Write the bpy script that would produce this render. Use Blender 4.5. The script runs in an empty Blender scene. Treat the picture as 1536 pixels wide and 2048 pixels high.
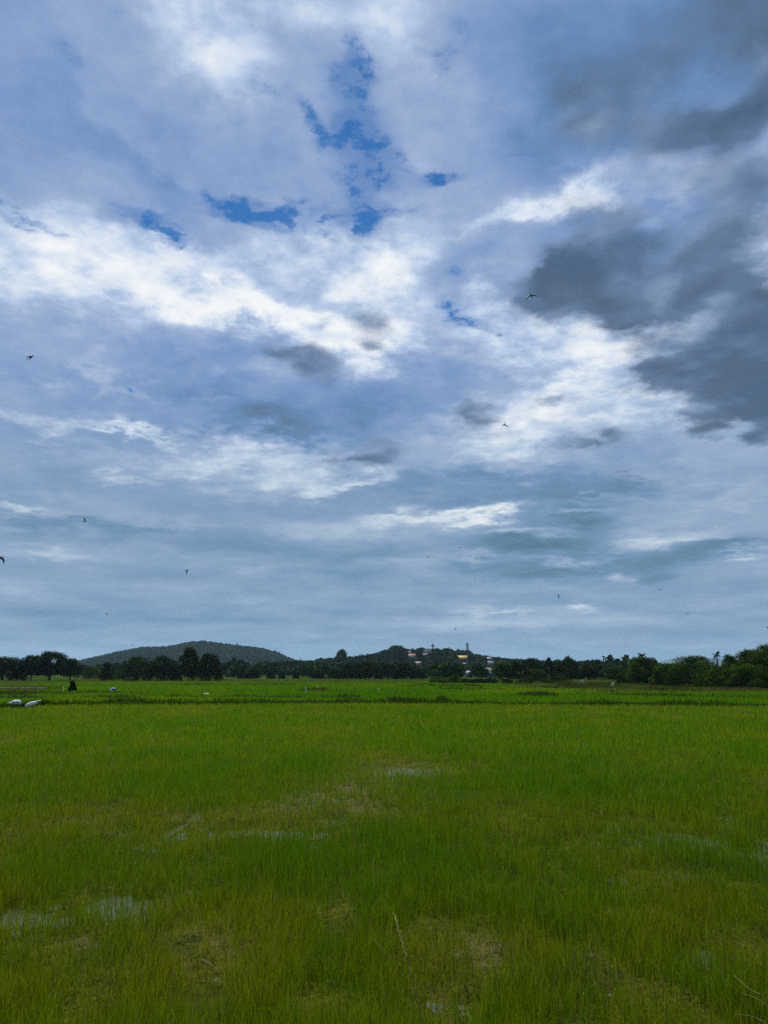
import bpy, math, random
import numpy as np
from mathutils import Vector, Matrix

scene = bpy.context.scene
COL = scene.collection
rad = math.radians

# ------------------------------------------------------------------ camera
CH = 2.5                      # eye height above the paddy, standing on an embankment
F = 1479.0                    # focal length in pixels of the 1536 x 2048 frame
PITCH = rad(12.32)
cam_d = bpy.data.cameras.new('camera')
cam_d.sensor_fit = 'VERTICAL'
cam_d.sensor_height = 24.0
cam_d.lens = 24.0 * F / 2048.0
cam_d.clip_start = 0.05
cam_d.clip_end = 40000
cam = bpy.data.objects.new('camera', cam_d)
COL.objects.link(cam)
cam.location = (0, 0, CH)
cam.rotation_euler = (rad(90) + PITCH, 0, 0)
scene.camera = cam
_F = np.array([0, math.cos(PITCH), math.sin(PITCH)])
_U = np.array([0, -math.sin(PITCH), math.cos(PITCH)])


def ray(px, py):
    """bearing of a point of the view, as a direction from the eye"""
    return _F + np.array([1.0, 0, 0]) * (px - 768) / F + _U * (1024 - py) / F


def at(px, py, z=0.0):
    d = ray(px, py)
    t = (z - CH) / d[2]
    return np.array([d[0] * t, d[1] * t, z])


def atd(px, py, D):
    d = ray(px, py)
    t = D / d[1]
    return np.array([d[0] * t, D, CH + d[2] * t])


# ------------------------------------------------------------------ sun, sky, exposure
SUN_EL, SUN_AZ = 58.0, -20.0          # azimuth from straight ahead, negative = left
sun_d = bpy.data.lights.new('sun', 'SUN')
sun_d.energy = 4.4
sun_d.angle = rad(10)
sun_d.color = (1.0, 0.95, 0.82)
sun = bpy.data.objects.new('sun', sun_d)
COL.objects.link(sun)
_sd = Vector((math.sin(rad(SUN_AZ)) * math.cos(rad(SUN_EL)), math.cos(rad(SUN_AZ)) * math.cos(rad(SUN_EL)), math.sin(rad(SUN_EL))))
sun.rotation_euler = _sd.to_track_quat('Z', 'Y').to_euler()
sun.location = (0, 0, 60)

scene.view_settings.view_transform = 'Standard'
scene.view_settings.look = 'None'
scene.view_settings.exposure = 0.25
scene.view_settings.gamma = 1.0
scene.cycles.use_denoising = False
scene.cycles.max_bounces = 6
scene.cycles.diffuse_bounces = 3
scene.cycles.transparent_max_bounces = 8
scene.cycles.volume_bounces = 0


def lin(c):
    return tuple(((v / 255) / 12.92 if v / 255 <= 0.04045 else ((v / 255 + 0.055) / 1.055) ** 2.4) for v in c)


def build_sky():
    w = bpy.data.worlds.new('World')
    scene.world = w
    w.use_nodes = True
    w.cycles.sampling_method = 'MANUAL'
    w.cycles.sample_map_resolution = 512
    nt = w.node_tree
    nt.nodes.clear()
    N, L = nt.nodes, nt.links

    def put(sock, v):
        if v is None:
            return
        if hasattr(v, 'is_output'):
            L.new(v, sock)
        else:
            sock.default_value = v

    def m(op, a, b=None, c=None, clamp=False):
        n = N.new('ShaderNodeMath')
        n.operation = op
        n.use_clamp = clamp
        put(n.inputs[0], a); put(n.inputs[1], b); put(n.inputs[2], c)
        return n.outputs[0]

    def comb(x, y, z=0.0):
        n = N.new('ShaderNodeCombineXYZ')
        put(n.inputs[0], x); put(n.inputs[1], y); put(n.inputs[2], z)
        return n.outputs[0]

    def sep(v):
        n = N.new('ShaderNodeSeparateXYZ')
        L.new(v, n.inputs[0])
        return n.outputs

    def noise(v, scale, detail, rough=0.55, w_=None, lac=2.0):
        n = N.new('ShaderNodeTexNoise')
        n.noise_dimensions = '3D'
        L.new(v, n.inputs['Vector'])
        n.inputs['Scale'].default_value = scale
        n.inputs['Detail'].default_value = detail
        n.inputs['Roughness'].default_value = rough
        n.inputs['Lacunarity'].default_value = lac
        return n.outputs

    def smooth(v, lo, hi):
        n = N.new('ShaderNodeMapRange')
        n.interpolation_type = 'SMOOTHSTEP'
        put(n.inputs['Value'], v)
        n.inputs['From Min'].default_value = lo
        n.inputs['From Max'].default_value = hi
        return n.outputs[0]

    def ramp(v, stops):
        n = N.new('ShaderNodeValToRGB')
        e = n.color_ramp.elements
        while len(e) < len(stops):
            e.new(0.5)
        for k, (p, c) in enumerate(stops):
            e[k].position = p
            e[k].color = (*c, 1)
        put(n.inputs[0], v)
        return n.outputs[0]

    def mixc(f, a, b, mode='MIX'):
        n = N.new('ShaderNodeMix')
        n.data_type = 'RGBA'
        n.blend_type = mode
        put(n.inputs[0], f)
        put(n.inputs[6], a if hasattr(a, 'is_output') else (*a, 1))
        put(n.inputs[7], b if hasattr(b, 'is_output') else (*b, 1))
        return n.outputs[2]

    tc = N.new('ShaderNodeTexCoord').outputs['Generated']
    x, y, z = sep(tc)
    zc = m('MAXIMUM', z, 0.0)
    az = m('ARCTAN2', x, y)
    el = m('ARCSINE', z)
    den = m('ADD', zc, 0.13)
    P = comb(m('DIVIDE', x, den), m('DIVIDE', y, den), 0.0)       # the cloud deck as a plane overhead
    low = smooth(el, 0.02, 0.42)
    # displaced bearings: every cloud patch gets a broken fractal edge
    wv = noise(P, 4.2, 9, 0.62)[1]
    wx, wy, wz = sep(wv)
    warpx = m('MULTIPLY', m('MULTIPLY', m('SUBTRACT', wx, 0.5), 0.26), m('MULTIPLY_ADD', low, 0.6, 0.4))
    warpy = m('MULTIPLY', m('MULTIPLY', m('SUBTRACT', wy, 0.5), 0.22), m('MULTIPLY_ADD', low, 0.9, 0.06))
    A = (m('ADD', az, warpx), m('ADD', el, warpy))
    # a second, gentler displacement for the lumpy grey cumulus
    wv2 = noise(P, 4.6, 8, 0.60)[1]
    vx, vy, vz = sep(wv2)
    A2 = (m('MULTIPLY_ADD', m('SUBTRACT', vx, 0.5), 0.12, az),
          m('MULTIPLY_ADD', m('SUBTRACT', vy, 0.5), 0.11, el))

    def blobs(coord, table, start):
        """sum of soft elliptical patches, each at a fixed bearing of the sky"""
        acc = start
        frames = {}
        for (px, py, rx, ry, rot, amp) in table:
            rot = 7 * round(rot / 7)
            cr, sr = math.cos(rad(-rot)), math.sin(rad(-rot))
            if rot not in frames:
                if rot == 0:
                    frames[rot] = coord
                else:
                    frames[rot] = (m('MULTIPLY_ADD', coord[1], sr, m('MULTIPLY', coord[0], cr)),
                                   m('MULTIPLY_ADD', coord[0], -sr, m('MULTIPLY', coord[1], cr)))
            fr = frames[rot]
            d = ray(px, py)
            d = d / np.linalg.norm(d)
            a0, e0 = math.atan2(d[0], d[1]), math.asin(d[2])
            cosv = d @ _F
            sx = rx / F * cosv ** 1.5 / max(0.4, math.cos(e0)) * 1.06
            sy = ry / F * cosv ** 1.5
            u0, v0 = a0 * cr + e0 * sr, -a0 * sr + e0 * cr
            # the running sum rides along in z (scaled away) so that the sums run one after another
            vm = N.new('ShaderNodeVectorMath')
            vm.operation = 'MULTIPLY_ADD'
            L.new(comb(fr[0], fr[1], acc), vm.inputs[0])
            vm.inputs[1].default_value = (1 / sx, 1 / sy, 1e-6)
            vm.inputs[2].default_value = (-u0 / sx, -v0 / sy, 0)
            dt = N.new('ShaderNodeVectorMath')
            dt.operation = 'DOT_PRODUCT'
            L.new(vm.outputs[0], dt.inputs[0]); L.new(vm.outputs[0], dt.inputs[1])
            acc = m('MULTIPLY_ADD', m('POWER', 0.36788, dt.outputs['Value']), amp, acc)
        return acc

    TONE = [
        # top
        (390, 55, 190, 95, 25, .24), (600, 5, 210, 60, 0, .22), (795, 55, 70, 90, 0, .17), (850, 235, 110, 140, 0, .12), (1240, 470, 130, 60, 0, -.12), (1120, 190, 90, 60, 0, -.06), (960, 420, 200, 110, 0, .03), (1340, 110, 330, 190, 0, -.08), (1490, 60, 120, 150, 0, -.12), (1280, 235, 190, 80, 0, -.10), (1300, 440, 130, 60, 0, -.12), (1490, 380, 90, 80, 0, -.14), (60, 380, 200, 60, 10, -.06),
        (520, 130, 140, 50, 20, .07), (60, 250, 190, 110, 0, -.07), (300, 335, 210, 55, 25, -.10), (130, 260, 120, 50, 20, -.04),
        (300, 290, 170, 22, 27, .06), (90, 40, 150, 90, 0, .02), (1250, 100, 330, 170, 0, -.13), (1180, 160, 130, 60, 0, -.05),
        (1100, 320, 150, 50, 0, -.02), (1420, 170, 70, 35, -20, .10), (1010, 250, 120, 80, 0, .03), (640, 330, 130, 60, 20, .02),
        # the bright middle band
        (150, 525, 330, 65, 4, .22), (310, 490, 130, 38, 8, .26), (100, 560, 160, 60, 0, .12), (120, 600, 170, 45, 0, .14), (350, 565, 240, 46, 12, .14),
        (470, 625, 200, 34, 10, .28), (640, 650, 170, 34, 8, .24), (735, 540, 70, 45, 0, .28), (640, 505, 150, 60, 0, .20),
        (580, 560, 100, 50, 0, .10), (790, 650, 90, 70, 0, .16), (720, 700, 100, 40, 0, .14), (440, 500, 120, 30, 10, .10), (690, 470, 100, 30, 0, .08),
        (850, 480, 100, 60, 0, .08), (780, 600, 60, 60, 0, .14),
        # blue-grey shelf below it
        (230, 690, 320, 45, 4, .05), (330, 760, 260, 60, 5, -.10), (560, 770, 260, 60, 4, -.10), (570, 865, 140, 45, 0, -.24), (150, 780, 200, 40, 5, -.04),
        (270, 860, 85, 12, 9, .30), (90, 830, 140, 18, 0, .15), (230, 750, 80, 16, 12, .12), (420, 800, 70, 14, 15, .08), (150, 880, 200, 30, 0, -.05),
        (500, 935, 220, 30, 3, .26), (690, 958, 90, 14, -4, .28), (590, 905, 120, 20, 0, .08), (860, 740, 130, 70, 0, -.09), (800, 820, 150, 60, 0, -.06),
        (60, 955, 140, 30, 0, -.06), (230, 970, 60, 14, 0, .12), (40, 1022, 60, 9, 0, .14), (110, 1055, 130, 16, 0, -.10), (90, 1105, 90, 10, 0, .08), (300, 1060, 140, 12, 0, -.07),
        (520, 1010, 320, 45, 0, -.03), (480, 1095, 200, 24, 0, -.06),
        # right-hand brightness
        (1090, 690, 190, 60, 0, .26), (1200, 700, 90, 55, 10, .26), (1060, 830, 130, 75, -12, .28), (1180, 790, 190, 34, -3, .18), (1340, 800, 110, 40, -8, .24),
        (1070, 425, 120, 26, -8, .30), (1150, 375, 170, 40, -5, .18), (1480, 470, 60, 60, 0, .20), (1430, 640, 70, 26, 0, .10), (1330, 575, 40, 30, 0, .12), (1330, 660, 80, 30, 0, .16),
        (1010, 640, 80, 40, 10, .18), (1000, 880, 130, 36, 0, .12), (1450, 310, 90, 30, -25, .14), (1390, 340, 60, 50, 0, .10), (960, 560, 70, 70, 0, -.12), (960, 450, 60, 80, 0, -.05),
        (1130, 745, 120, 10, 0, -.08), (1480, 900, 160, 50, 0, .02),
        # low sky
        (1000, 978, 200, 30, 0, -.12), (1130, 1020, 100, 36, 0, -.10), (970, 1030, 85, 13, 0, .28), (820, 1035, 80, 16, 0, .18), (760, 1055, 90, 14, 0, .06),
        (1170, 1050, 48, 34, 0, -.02), (1165, 1022, 40, 8, 0, .10), (1050, 1085, 130, 18, 0, -.06), (1350, 1118, 120, 18, 0, -.05), (1300, 1070, 140, 22, 0, .05), (1480, 1090, 90, 20, 0, -.06),
        (1240, 1150, 34, 14, 0, .14), (1158, 1214, 26, 7, 0, .12), (1100, 1238, 330, 14, 0, .09), (1180, 1110, 60, 10, 0, .07), (1130, 1150, 150, 14, 0, -.06),
        (960, 1215, 80, 14, 0, .06), (1370, 1228, 90, 8, 0, -.08), (900, 1180, 200, 20, 0, -.02), (1500, 1105, 50, 10, 0, .10), (1200, 1000, 60, 8, 0, .10),
        (950, 1250, 160, 10, 0, .04), (120, 1225, 200, 12, 0, -.05), (450, 1240, 220, 8, 0, -.05), (760, 1230, 160, 9, 0, -.05), (1300, 960, 160, 30, 0, -.04), (1450, 1000, 90, 16, 0, .05),
    ]
    TONE = [t[:5] + (t[5] * (1.9 if t[1] > 960 else 1.0),) for t in TONE]
    PUFF = [(1170, 1052, 50, 30, 0, -.14), (1165, 1022, 44, 9, 0, .16), (1050, 1088, 110, 18, 0, -.16), (1060, 1064, 100, 8, 0, .12), (1190, 1105, 80, 24, 0, -.10), (1350, 1112, 110, 20, 0, -.11), (1330, 1082, 120, 11, 0, .12),
            (1290, 1152, 60, 12, 0, -.10), (960, 1128, 70, 13, 0, -.12), (950, 1106, 60, 7, 0, .10), (1240, 1150, 30, 13, 0, .10), (1120, 1142, 140, 13, 0, -.12), (1150, 1118, 120, 7, 0, .10), (1470, 1112, 40, 8, 0, .16), (1440, 1085, 70, 12, 0, -.10),
            (1158, 1214, 30, 7, 0, .10), (1000, 1222, 60, 7, 0, .12), (1250, 985, 70, 14, 0, -.10), (760, 1110, 110, 13, 0, -.07), (640, 1140, 120, 12, 0, -.06), (590, 1060, 140, 16, 0, .05)]
    base = ramp(el, [(0.0, (.43,) * 3), (0.06, (.45,) * 3), (0.20, (.50,) * 3), (0.33, (.53,) * 3), (0.5, (.57,) * 3), (0.66, (.51,) * 3), (0.85, (.52,) * 3)])
    tone = m('ADD', m('MULTIPLY', blobs(A, TONE, 0.0), 0.92), base)
    APUFF = (m('MULTIPLY_ADD', m('SUBTRACT', vx, 0.5), 0.10, az), m('MULTIPLY_ADD', m('SUBTRACT', vy, 0.5), 0.055, el))
    tone = m('MULTIPLY_ADD', blobs(APUFF, PUFF, 0.0), 1.7, tone)
    # thin level streaks toward the horizon
    st = noise(comb(m('MULTIPLY', az, 2.2), m('MULTIPLY', m('ADD', el, m('MULTIPLY', warpy, 0.4)), 26.0), 0.0), 1.0, 6, 0.58)[0]
    tone = m('MULTIPLY_ADD', m('MULTIPLY', m('SUBTRACT', st, 0.5), m('SUBTRACT', 1.0, low)), 0.34, tone)
    n1 = noise(P, 2.2, 8, 0.58)[0]
    n2 = noise(P, 13.0, 8, 0.64)[0]
    vo = N.new('ShaderNodeTexVoronoi')          # rounded cauliflower lumps
    vo.feature = 'SMOOTH_F1'
    vo.inputs['Scale'].default_value = 11.0
    vo.inputs['Smoothness'].default_value = 0.35
    vo.inputs['Detail'].default_value = 0.0
    L.new(comb(m('MULTIPLY_ADD', wx, 0.25, m('DIVIDE', x, den)), m('MULTIPLY_ADD', wy, 0.25, m('DIVIDE', y, den)), 0.0), vo.inputs['Vector'])
    lump = m('SUBTRACT', 0.64, vo.outputs['Distance'])
    bright = smooth(tone, 0.5, 0.85)
    tone = m('MULTIPLY_ADD', m('MULTIPLY', m('SUBTRACT', lump, 0.10), m('MULTIPLY', bright, low)), 0.24, tone)
    tone = m('MULTIPLY_ADD', m('SUBTRACT', n1, 0.5), 0.40, tone)
    tone = m('MULTIPLY_ADD', m('MULTIPLY', m('SUBTRACT', n2, 0.49), m('MULTIPLY_ADD', bright, 0.60, 0.22)), m('MULTIPLY_ADD', low, 0.7, 0.3), tone)
    tone = m('SUBTRACT', tone, m('MULTIPLY', smooth(tone, 0.80, 1.25), 0.10))
    cloud = ramp(tone, [(0.0, lin((66, 84, 106))), (0.2, lin((86, 108, 138))), (0.36, lin((100, 136, 182))), (0.48, lin((128, 156, 200))),
                        (0.60, lin((157, 177, 211))), (0.72, lin((184, 202, 230))), (0.86, lin((217, 228, 241))), (1.0, lin((246, 248, 250)))])
    lowc = ramp(tone, [(0.0, lin((74, 100, 124))), (0.2, lin((92, 126, 152))), (0.36, lin((112, 144, 176))), (0.48, lin((135, 160, 190))),
                       (0.60, lin((162, 181, 204))), (0.72, lin((186, 204, 218))), (0.86, lin((214, 224, 230))), (1.0, lin((240, 242, 244)))])
    cloud = mixc(smooth(el, 0.16, 0.42), lowc, cloud)

    # gaps of clear blue, broken up by thin shreds
    BLUE = [(520, 432, 80, 20, 4, 1.3), (470, 408, 50, 22, 20, 1.0), (590, 425, 50, 16, 0, .8), (335, 462, 34, 18, 10, 1.0), (265, 445, 55, 18, 0, .7), (705, 432, 30, 34, 0, 1.3),
            (765, 425, 50, 14, 0, .6), (745, 300, 55, 40, 20, .85), (700, 270, 30, 30, 0, .8), (740, 350, 70, 40, 0, .55), (712, 130, 26, 40, 0, .7), (690, 180, 40, 34, 0, .7), (620, 245, 34, 15, 45, .9),
            (880, 348, 36, 15, 0, 1.1), (530, 172, 45, 20, 20, .45), (950, 657, 50, 12, 12, .9), (905, 625, 26, 20, 0, .5), (905, 555, 20, 12, 0, .5), (258, 781, 10, 4, 15, 1.0), (60, 447, 80, 10, 8, .6),
            (870, 143, 26, 12, 0, .45), (150, 103, 60, 16, 0, .35), (1035, 312, 30, 5, 0, .4), (900, 100, 30, 40, 0, .35)]
    A3 = (m('MULTIPLY_ADD', m('SUBTRACT', vx, 0.5), 0.13, az), m('MULTIPLY_ADD', m('SUBTRACT', vy, 0.5), 0.11, el))
    hb0 = m('MULTIPLY', blobs(A3, [(b[0], b[1], b[2] * 1.2, b[3] * 1.25, b[4], b[5]) for b in BLUE], 0.0), 1.05)
    hb = hb0
    nb = noise(P, 24.0, 7, 0.64)[0]
    hb = m('MULTIPLY_ADD', m('SUBTRACT', nb, 0.5), m('MULTIPLY', smooth(hb, 0.0, 0.7), 4.4), m('MULTIPLY', hb, 0.85))
    hole = m('MAXIMUM', m('MULTIPLY', smooth(hb, -0.10, 1.45), 0.97), m('MULTIPLY', smooth(hb0, 0.03, 0.9), 0.56))
    sk = N.new('ShaderNodeTexSky')
    sk.sky_type = 'NISHITA'
    sk.sun_disc = False
    sk.sun_elevation = rad(SUN_EL)
    sk.sun_rotation = rad(SUN_AZ)
    sk.air_density = 1.2
    sk.dust_density = 0.2
    sk.ozone_density = 4.0
    blue = mixc(1.0, sk.outputs[0], (0.10, 0.38, 0.64), 'MULTIPLY')

    # low dark cumulus drifting in from the right
    DARK = [(1180, 570, 130, 66, 8, 1.45), (1095, 570, 60, 42, -15, 1.0), (1255, 615, 60, 46, 20, .9), (1425, 560, 75, 34, -6, .85), (1370, 600, 80, 26, 0, .7), (1380, 520, 60, 50, 0, .6),
            (1390, 725, 110, 58, 8, 1.2), (1320, 745, 56, 30, -10, 1.0), (1510, 690, 110, 100, 0, 1.2), (1490, 800, 80, 54, 0, 1.1), (1530, 850, 46, 54, 0, 1.2), (1530, 610, 70, 50, 0, .7), (1430, 570, 90, 40, -6, .5),
            (1490, 225, 130, 50, -22, 1.1), (1370, 250, 120, 40, -6, .9), (1500, 380, 90, 80, 10, .9), (1200, 430, 90, 40, 0, .35), (1270, 480, 90, 50, 0, .5), (1180, 250, 120, 50, 0, .35), (1400, 60, 200, 60, 0, .18), (1440, 480, 45, 40, 0, .7), (1290, 455, 60, 34, 0, .35), (1540, 40, 40, 110, 0, .9),
            (605, 722, 56, 32, 5, .78), (560, 690, 46, 16, 0, .6), (745, 640, 40, 28, 0, .5), (750, 685, 30, 16, 0, .5), (948, 845, 44, 40, 0, .78), (755, 905, 56, 34, 10, .74), (690, 905, 46, 16, 0, .5),
            (1180, 880, 60, 22, -8, .75), (1110, 800, 40, 18, 0, .5), (1250, 965, 50, 16, 0, .5), (1270, 150, 90, 36, 0, .34), (1400, 840, 60, 24, 10, .5)]
    dk = blobs(A2, DARK, 0.0)
    nd = noise(P, 8.0, 8, 0.62)[0]
    dk0 = dk
    dk = m('MULTIPLY_ADD', m('SUBTRACT', nd, 0.5), 1.0, dk)
    dk = m('MULTIPLY_ADD', m('MULTIPLY', lump, smooth(dk0, 0.02, 0.4)), 1.0, dk)
    dmask = m('MULTIPLY', smooth(dk, 0.06, 1.05), 0.93)
    dcol = ramp(m('MULTIPLY_ADD', m('ADD', m('MULTIPLY', m('SUBTRACT', vz, 0.5), 1.1), m('SUBTRACT', n1, 0.5)), 0.9, m('MULTIPLY_ADD', lump, 0.9, m('MULTIPLY_ADD', dk, -0.36, 0.66))),
                [(0.12, lin((68, 90, 118))), (0.5, lin((90, 114, 147))), (0.9, lin((132, 153, 186)))])
    k10 = N.new('ShaderNodeVectorMath')
    k10.operation = 'SCALE'
    L.new(cloud, k10.inputs[0]); k10.inputs['Scale'].default_value = 8.4
    d10 = N.new('ShaderNodeVectorMath')
    d10.operation = 'SCALE'
    L.new(dcol, d10.inputs[0]); d10.inputs['Scale'].default_value = 8.4
    c = mixc(hole, k10.outputs[0], blue)
    c = mixc(dmask, c, d10.outputs[0])
    bg = N.new('ShaderNodeBackground')
    L.new(c, bg.inputs[0])
    bg.inputs[1].default_value = 0.1
    out = N.new('ShaderNodeOutputWorld')
    L.new(bg.outputs[0], out.inputs[0])


build_sky()


# ------------------------------------------------------------------ helpers
def hash2(ix, iy, seed):
    h = (ix.astype(np.int64) * 374761393 + iy.astype(np.int64) * 668265263 + seed * 1442695041) & 0x7fffffff
    h = ((h ^ (h >> 13)) * 1274126177) & 0x7fffffff
    return ((h ^ (h >> 16)) & 0xffff) / 65535.0


def vnoise(x, y, seed=0):
    x = np.asarray(x, float); y = np.asarray(y, float)
    ix, iy = np.floor(x), np.floor(y)
    fx, fy = x - ix, y - iy
    fx = fx * fx * (3 - 2 * fx); fy = fy * fy * (3 - 2 * fy)
    ix = ix.astype(np.int64); iy = iy.astype(np.int64)
    a, b = hash2(ix, iy, seed), hash2(ix + 1, iy, seed)
    c, d = hash2(ix, iy + 1, seed), hash2(ix + 1, iy + 1, seed)
    return (a * (1 - fx) + b * fx) * (1 - fy) + (c * (1 - fx) + d * fx) * fy


def fbm(x, y, seed=0, octaves=4):
    s, a, t = 0.0, 1.0, 0.0
    for k in range(octaves):
        s = s + a * vnoise(x * 2 ** k, y * 2 ** k, seed + 17 * k)
        t += a
        a *= 0.5
    return s / t


def sstep(v, lo, hi):
    t = np.clip((v - lo) / (hi - lo), 0, 1)
    return t * t * (3 - 2 * t)


def make_mesh(name, verts, faces, mat, colors=None, smooth=False, face_mats=None):
    """verts Nx3, faces = list of int arrays (n x 3 or n x 4)"""
    me = bpy.data.meshes.new(name)
    verts = np.ascontiguousarray(verts, dtype=np.float32)
    fl = [np.asarray(f, dtype=np.int32) for f in faces if len(f)]
    me.vertices.add(len(verts))
    me.vertices.foreach_set('co', verts.ravel())
    tot = np.concatenate([np.full(len(f), f.shape[1], dtype=np.int32) for f in fl])
    idx = np.concatenate([f.ravel() for f in fl])
    me.loops.add(len(idx))
    me.loops.foreach_set('vertex_index', idx)
    start = np.concatenate([[0], np.cumsum(tot)[:-1]]).astype(np.int32)
    me.polygons.add(len(tot))
    me.polygons.foreach_set('loop_start', start)
    me.polygons.foreach_set('loop_total', tot)
    if smooth:
        me.polygons.foreach_set('use_smooth', np.ones(len(tot), dtype=bool))
    if colors is not None:
        at_ = me.attributes.new('tint', 'FLOAT_COLOR', 'POINT')
        c4 = np.ones((len(verts), 4), dtype=np.float32)
        c4[:, :3] = colors
        at_.data.foreach_set('color', c4.ravel())
    for mm in (mat if isinstance(mat, (list, tuple)) else [mat]):
        me.materials.append(mm)
    me.update(calc_edges=True)
    return me


def link(name, data, parent=None, loc=(0, 0, 0), rot=(0, 0, 0)):
    o = bpy.data.objects.new(name, data)
    COL.objects.link(o)
    o.location = loc
    o.rotation_euler = rot
    if parent is not None:
        o.parent = parent
    return o


def tag(o, label, cat=None, group=None, kind=None):
    o['label'] = label
    if cat:
        o['category'] = cat
    if group:
        o['group'] = group
    if kind:
        o['kind'] = kind
    return o


def copy_tree(o, parent=None):
    c = o.copy()
    COL.objects.link(c)
    c.parent = parent
    for ch in list(o.children):
        copy_tree(ch, c)
    return c


class MB:
    """collects simple shapes into one mesh"""
    def __init__(self):
        self.v, self.q, self.t = [], [], []
        self.n = 0

    def add(self, v, quads=(), tris=()):
        v = np.asarray(v, float)
        self.v.append(v)
        if len(quads):
            self.q.append(np.asarray(quads, int) + self.n)
        if len(tris):
            self.t.append(np.asarray(tris, int) + self.n)
        self.n += len(v)

    def box(self, c, s, rz=0.0, taper=1.0):
        x, y, z = [k / 2 for k in s]
        p = np.array([[-x, -y, -z], [x, -y, -z], [x, y, -z], [-x, y, -z], [-x * taper, -y * taper, z], [x * taper, -y * taper, z], [x * taper, y * taper, z], [-x * taper, y * taper, z]])
        cr, sr = math.cos(rz), math.sin(rz)
        p = np.stack([p[:, 0] * cr - p[:, 1] * sr, p[:, 0] * sr + p[:, 1] * cr, p[:, 2]], 1) + np.asarray(c)
        self.add(p, [[0, 3, 2, 1], [4, 5, 6, 7], [0, 1, 5, 4], [1, 2, 6, 5], [2, 3, 7, 6], [3, 0, 4, 7]])

    def tube(self, pts, radii, sides=6):
        pts = np.asarray(pts, float)
        n = len(pts)
        radii = np.broadcast_to(np.asarray(radii, float), (n,))
        rings = []
        for k in range(n):
            t = pts[min(k + 1, n - 1)] - pts[max(k - 1, 0)]
            t = t / (np.linalg.norm(t) + 1e-9)
            a = np.cross(t, [0.13, 0.97, 0.21] if abs(t[1]) < 0.9 else [1, 0, 0])
            a /= np.linalg.norm(a)
            b = np.cross(t, a)
            th = np.arange(sides) * 2 * math.pi / sides
            rings.append(pts[k] + radii[k] * (np.cos(th)[:, None] * a + np.sin(th)[:, None] * b))
        v = np.concatenate(rings + [pts[:1], pts[-1:]])
        q = []
        t_ = []
        for k in range(n - 1):
            for s in range(sides):
                s2 = (s + 1) % sides
                q.append([k * sides + s, k * sides + s2, (k + 1) * sides + s2, (k + 1) * sides + s])
        for s in range(sides):
            s2 = (s + 1) % sides
            t_.append([n * sides, s2, s])
            t_.append([n * sides + 1, (n - 1) * sides + s, (n - 1) * sides + s2])
        self.add(v, q, t_)

    def mesh(self, name, mat, smooth=False):
        f = []
        if self.q:
            f.append(np.concatenate(self.q))
        if self.t:
            f.append(np.concatenate(self.t))
        return make_mesh(name, np.concatenate(self.v), f, mat, smooth=smooth)


# ------------------------------------------------------------------ materials
def nodes_of(name):
    mt = bpy.data.materials.new(name)
    mt.use_nodes = True
    nt = mt.node_tree
    return mt, nt, nt.nodes, nt.links, nt.nodes['Principled BSDF']


def plain(name, c, rough=0.7, spec=0.3, vary=0.25, scale=3.0, metal=0.0, bump=0.0):
    mt, nt, N, L, b = nodes_of(name)
    tc = N.new('ShaderNodeTexCoord')
    no = N.new('ShaderNodeTexNoise')
    no.inputs['Scale'].default_value = scale
    no.inputs['Detail'].default_value = 5
    L.new(tc.outputs['Object'], no.inputs['Vector'])
    rp = N.new('ShaderNodeValToRGB')
    rp.color_ramp.elements[0].position = 0.3
    rp.color_ramp.elements[1].position = 0.7
    rp.color_ramp.elements[0].color = (*[v * (1 - vary) for v in c], 1)
    rp.color_ramp.elements[1].color = (*[min(1, v * (1 + vary)) for v in c], 1)
    L.new(no.outputs[0], rp.inputs[0])
    L.new(rp.outputs[0], b.inputs['Base Color'])
    b.inputs['Roughness'].default_value = rough
    b.inputs['Specular IOR Level'].default_value = spec
    b.inputs['Metallic'].default_value = metal
    if bump:
        bp = N.new('ShaderNodeBump')
        bp.inputs['Strength'].default_value = bump
        L.new(no.outputs[0], bp.inputs['Height'])
        L.new(bp.outputs[0], b.inputs['Normal'])
    return mt


def leafy(name, rough=0.55, spec=0.25, trans=0.25):
    """plant material: colour of every leaf or blade from its own tint"""
    mt, nt, N, L, b = nodes_of(name)
    a = N.new('ShaderNodeAttribute')
    a.attribute_name = 'tint'
    if spec == 0:
        N.remove(b)
        b = N.new('ShaderNodeBsdfDiffuse')
        L.new(a.outputs['Color'], b.inputs['Color'])
    else:
        L.new(a.outputs['Color'], b.inputs['Base Color'])
        b.inputs['Roughness'].default_value = rough
        b.inputs['Specular IOR Level'].default_value = spec
    tr = N.new('ShaderNodeBsdfTranslucent')
    L.new(a.outputs['Color'], tr.inputs['Color'])
    mx = N.new('ShaderNodeMixShader')
    mx.inputs[0].default_value = trans
    L.new(b.outputs[0], mx.inputs[1])
    L.new(tr.outputs[0], mx.inputs[2])
    L.new(mx.outputs[0], N['Material Output'].inputs['Surface'])
    return mt


M_RICE = leafy('rice_blade', 0.6, 0, 0.35)
M_WEED = leafy('weed_blade', 0.7, 0, 0.25)
M_LEAF = leafy('tree_leaf', 0.55, 0, 0.10)
M_FOREST = leafy('forest_leaf', 0.8, 0, 0.1)
M_BARK = plain('bark', (0.06, 0.05, 0.04), 0.9, 0.1, 0.4, 2.0)
M_PALEBARK = plain('pale_bark', (0.30, 0.28, 0.24), 0.9, 0.1, 0.3, 2.0)


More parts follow.
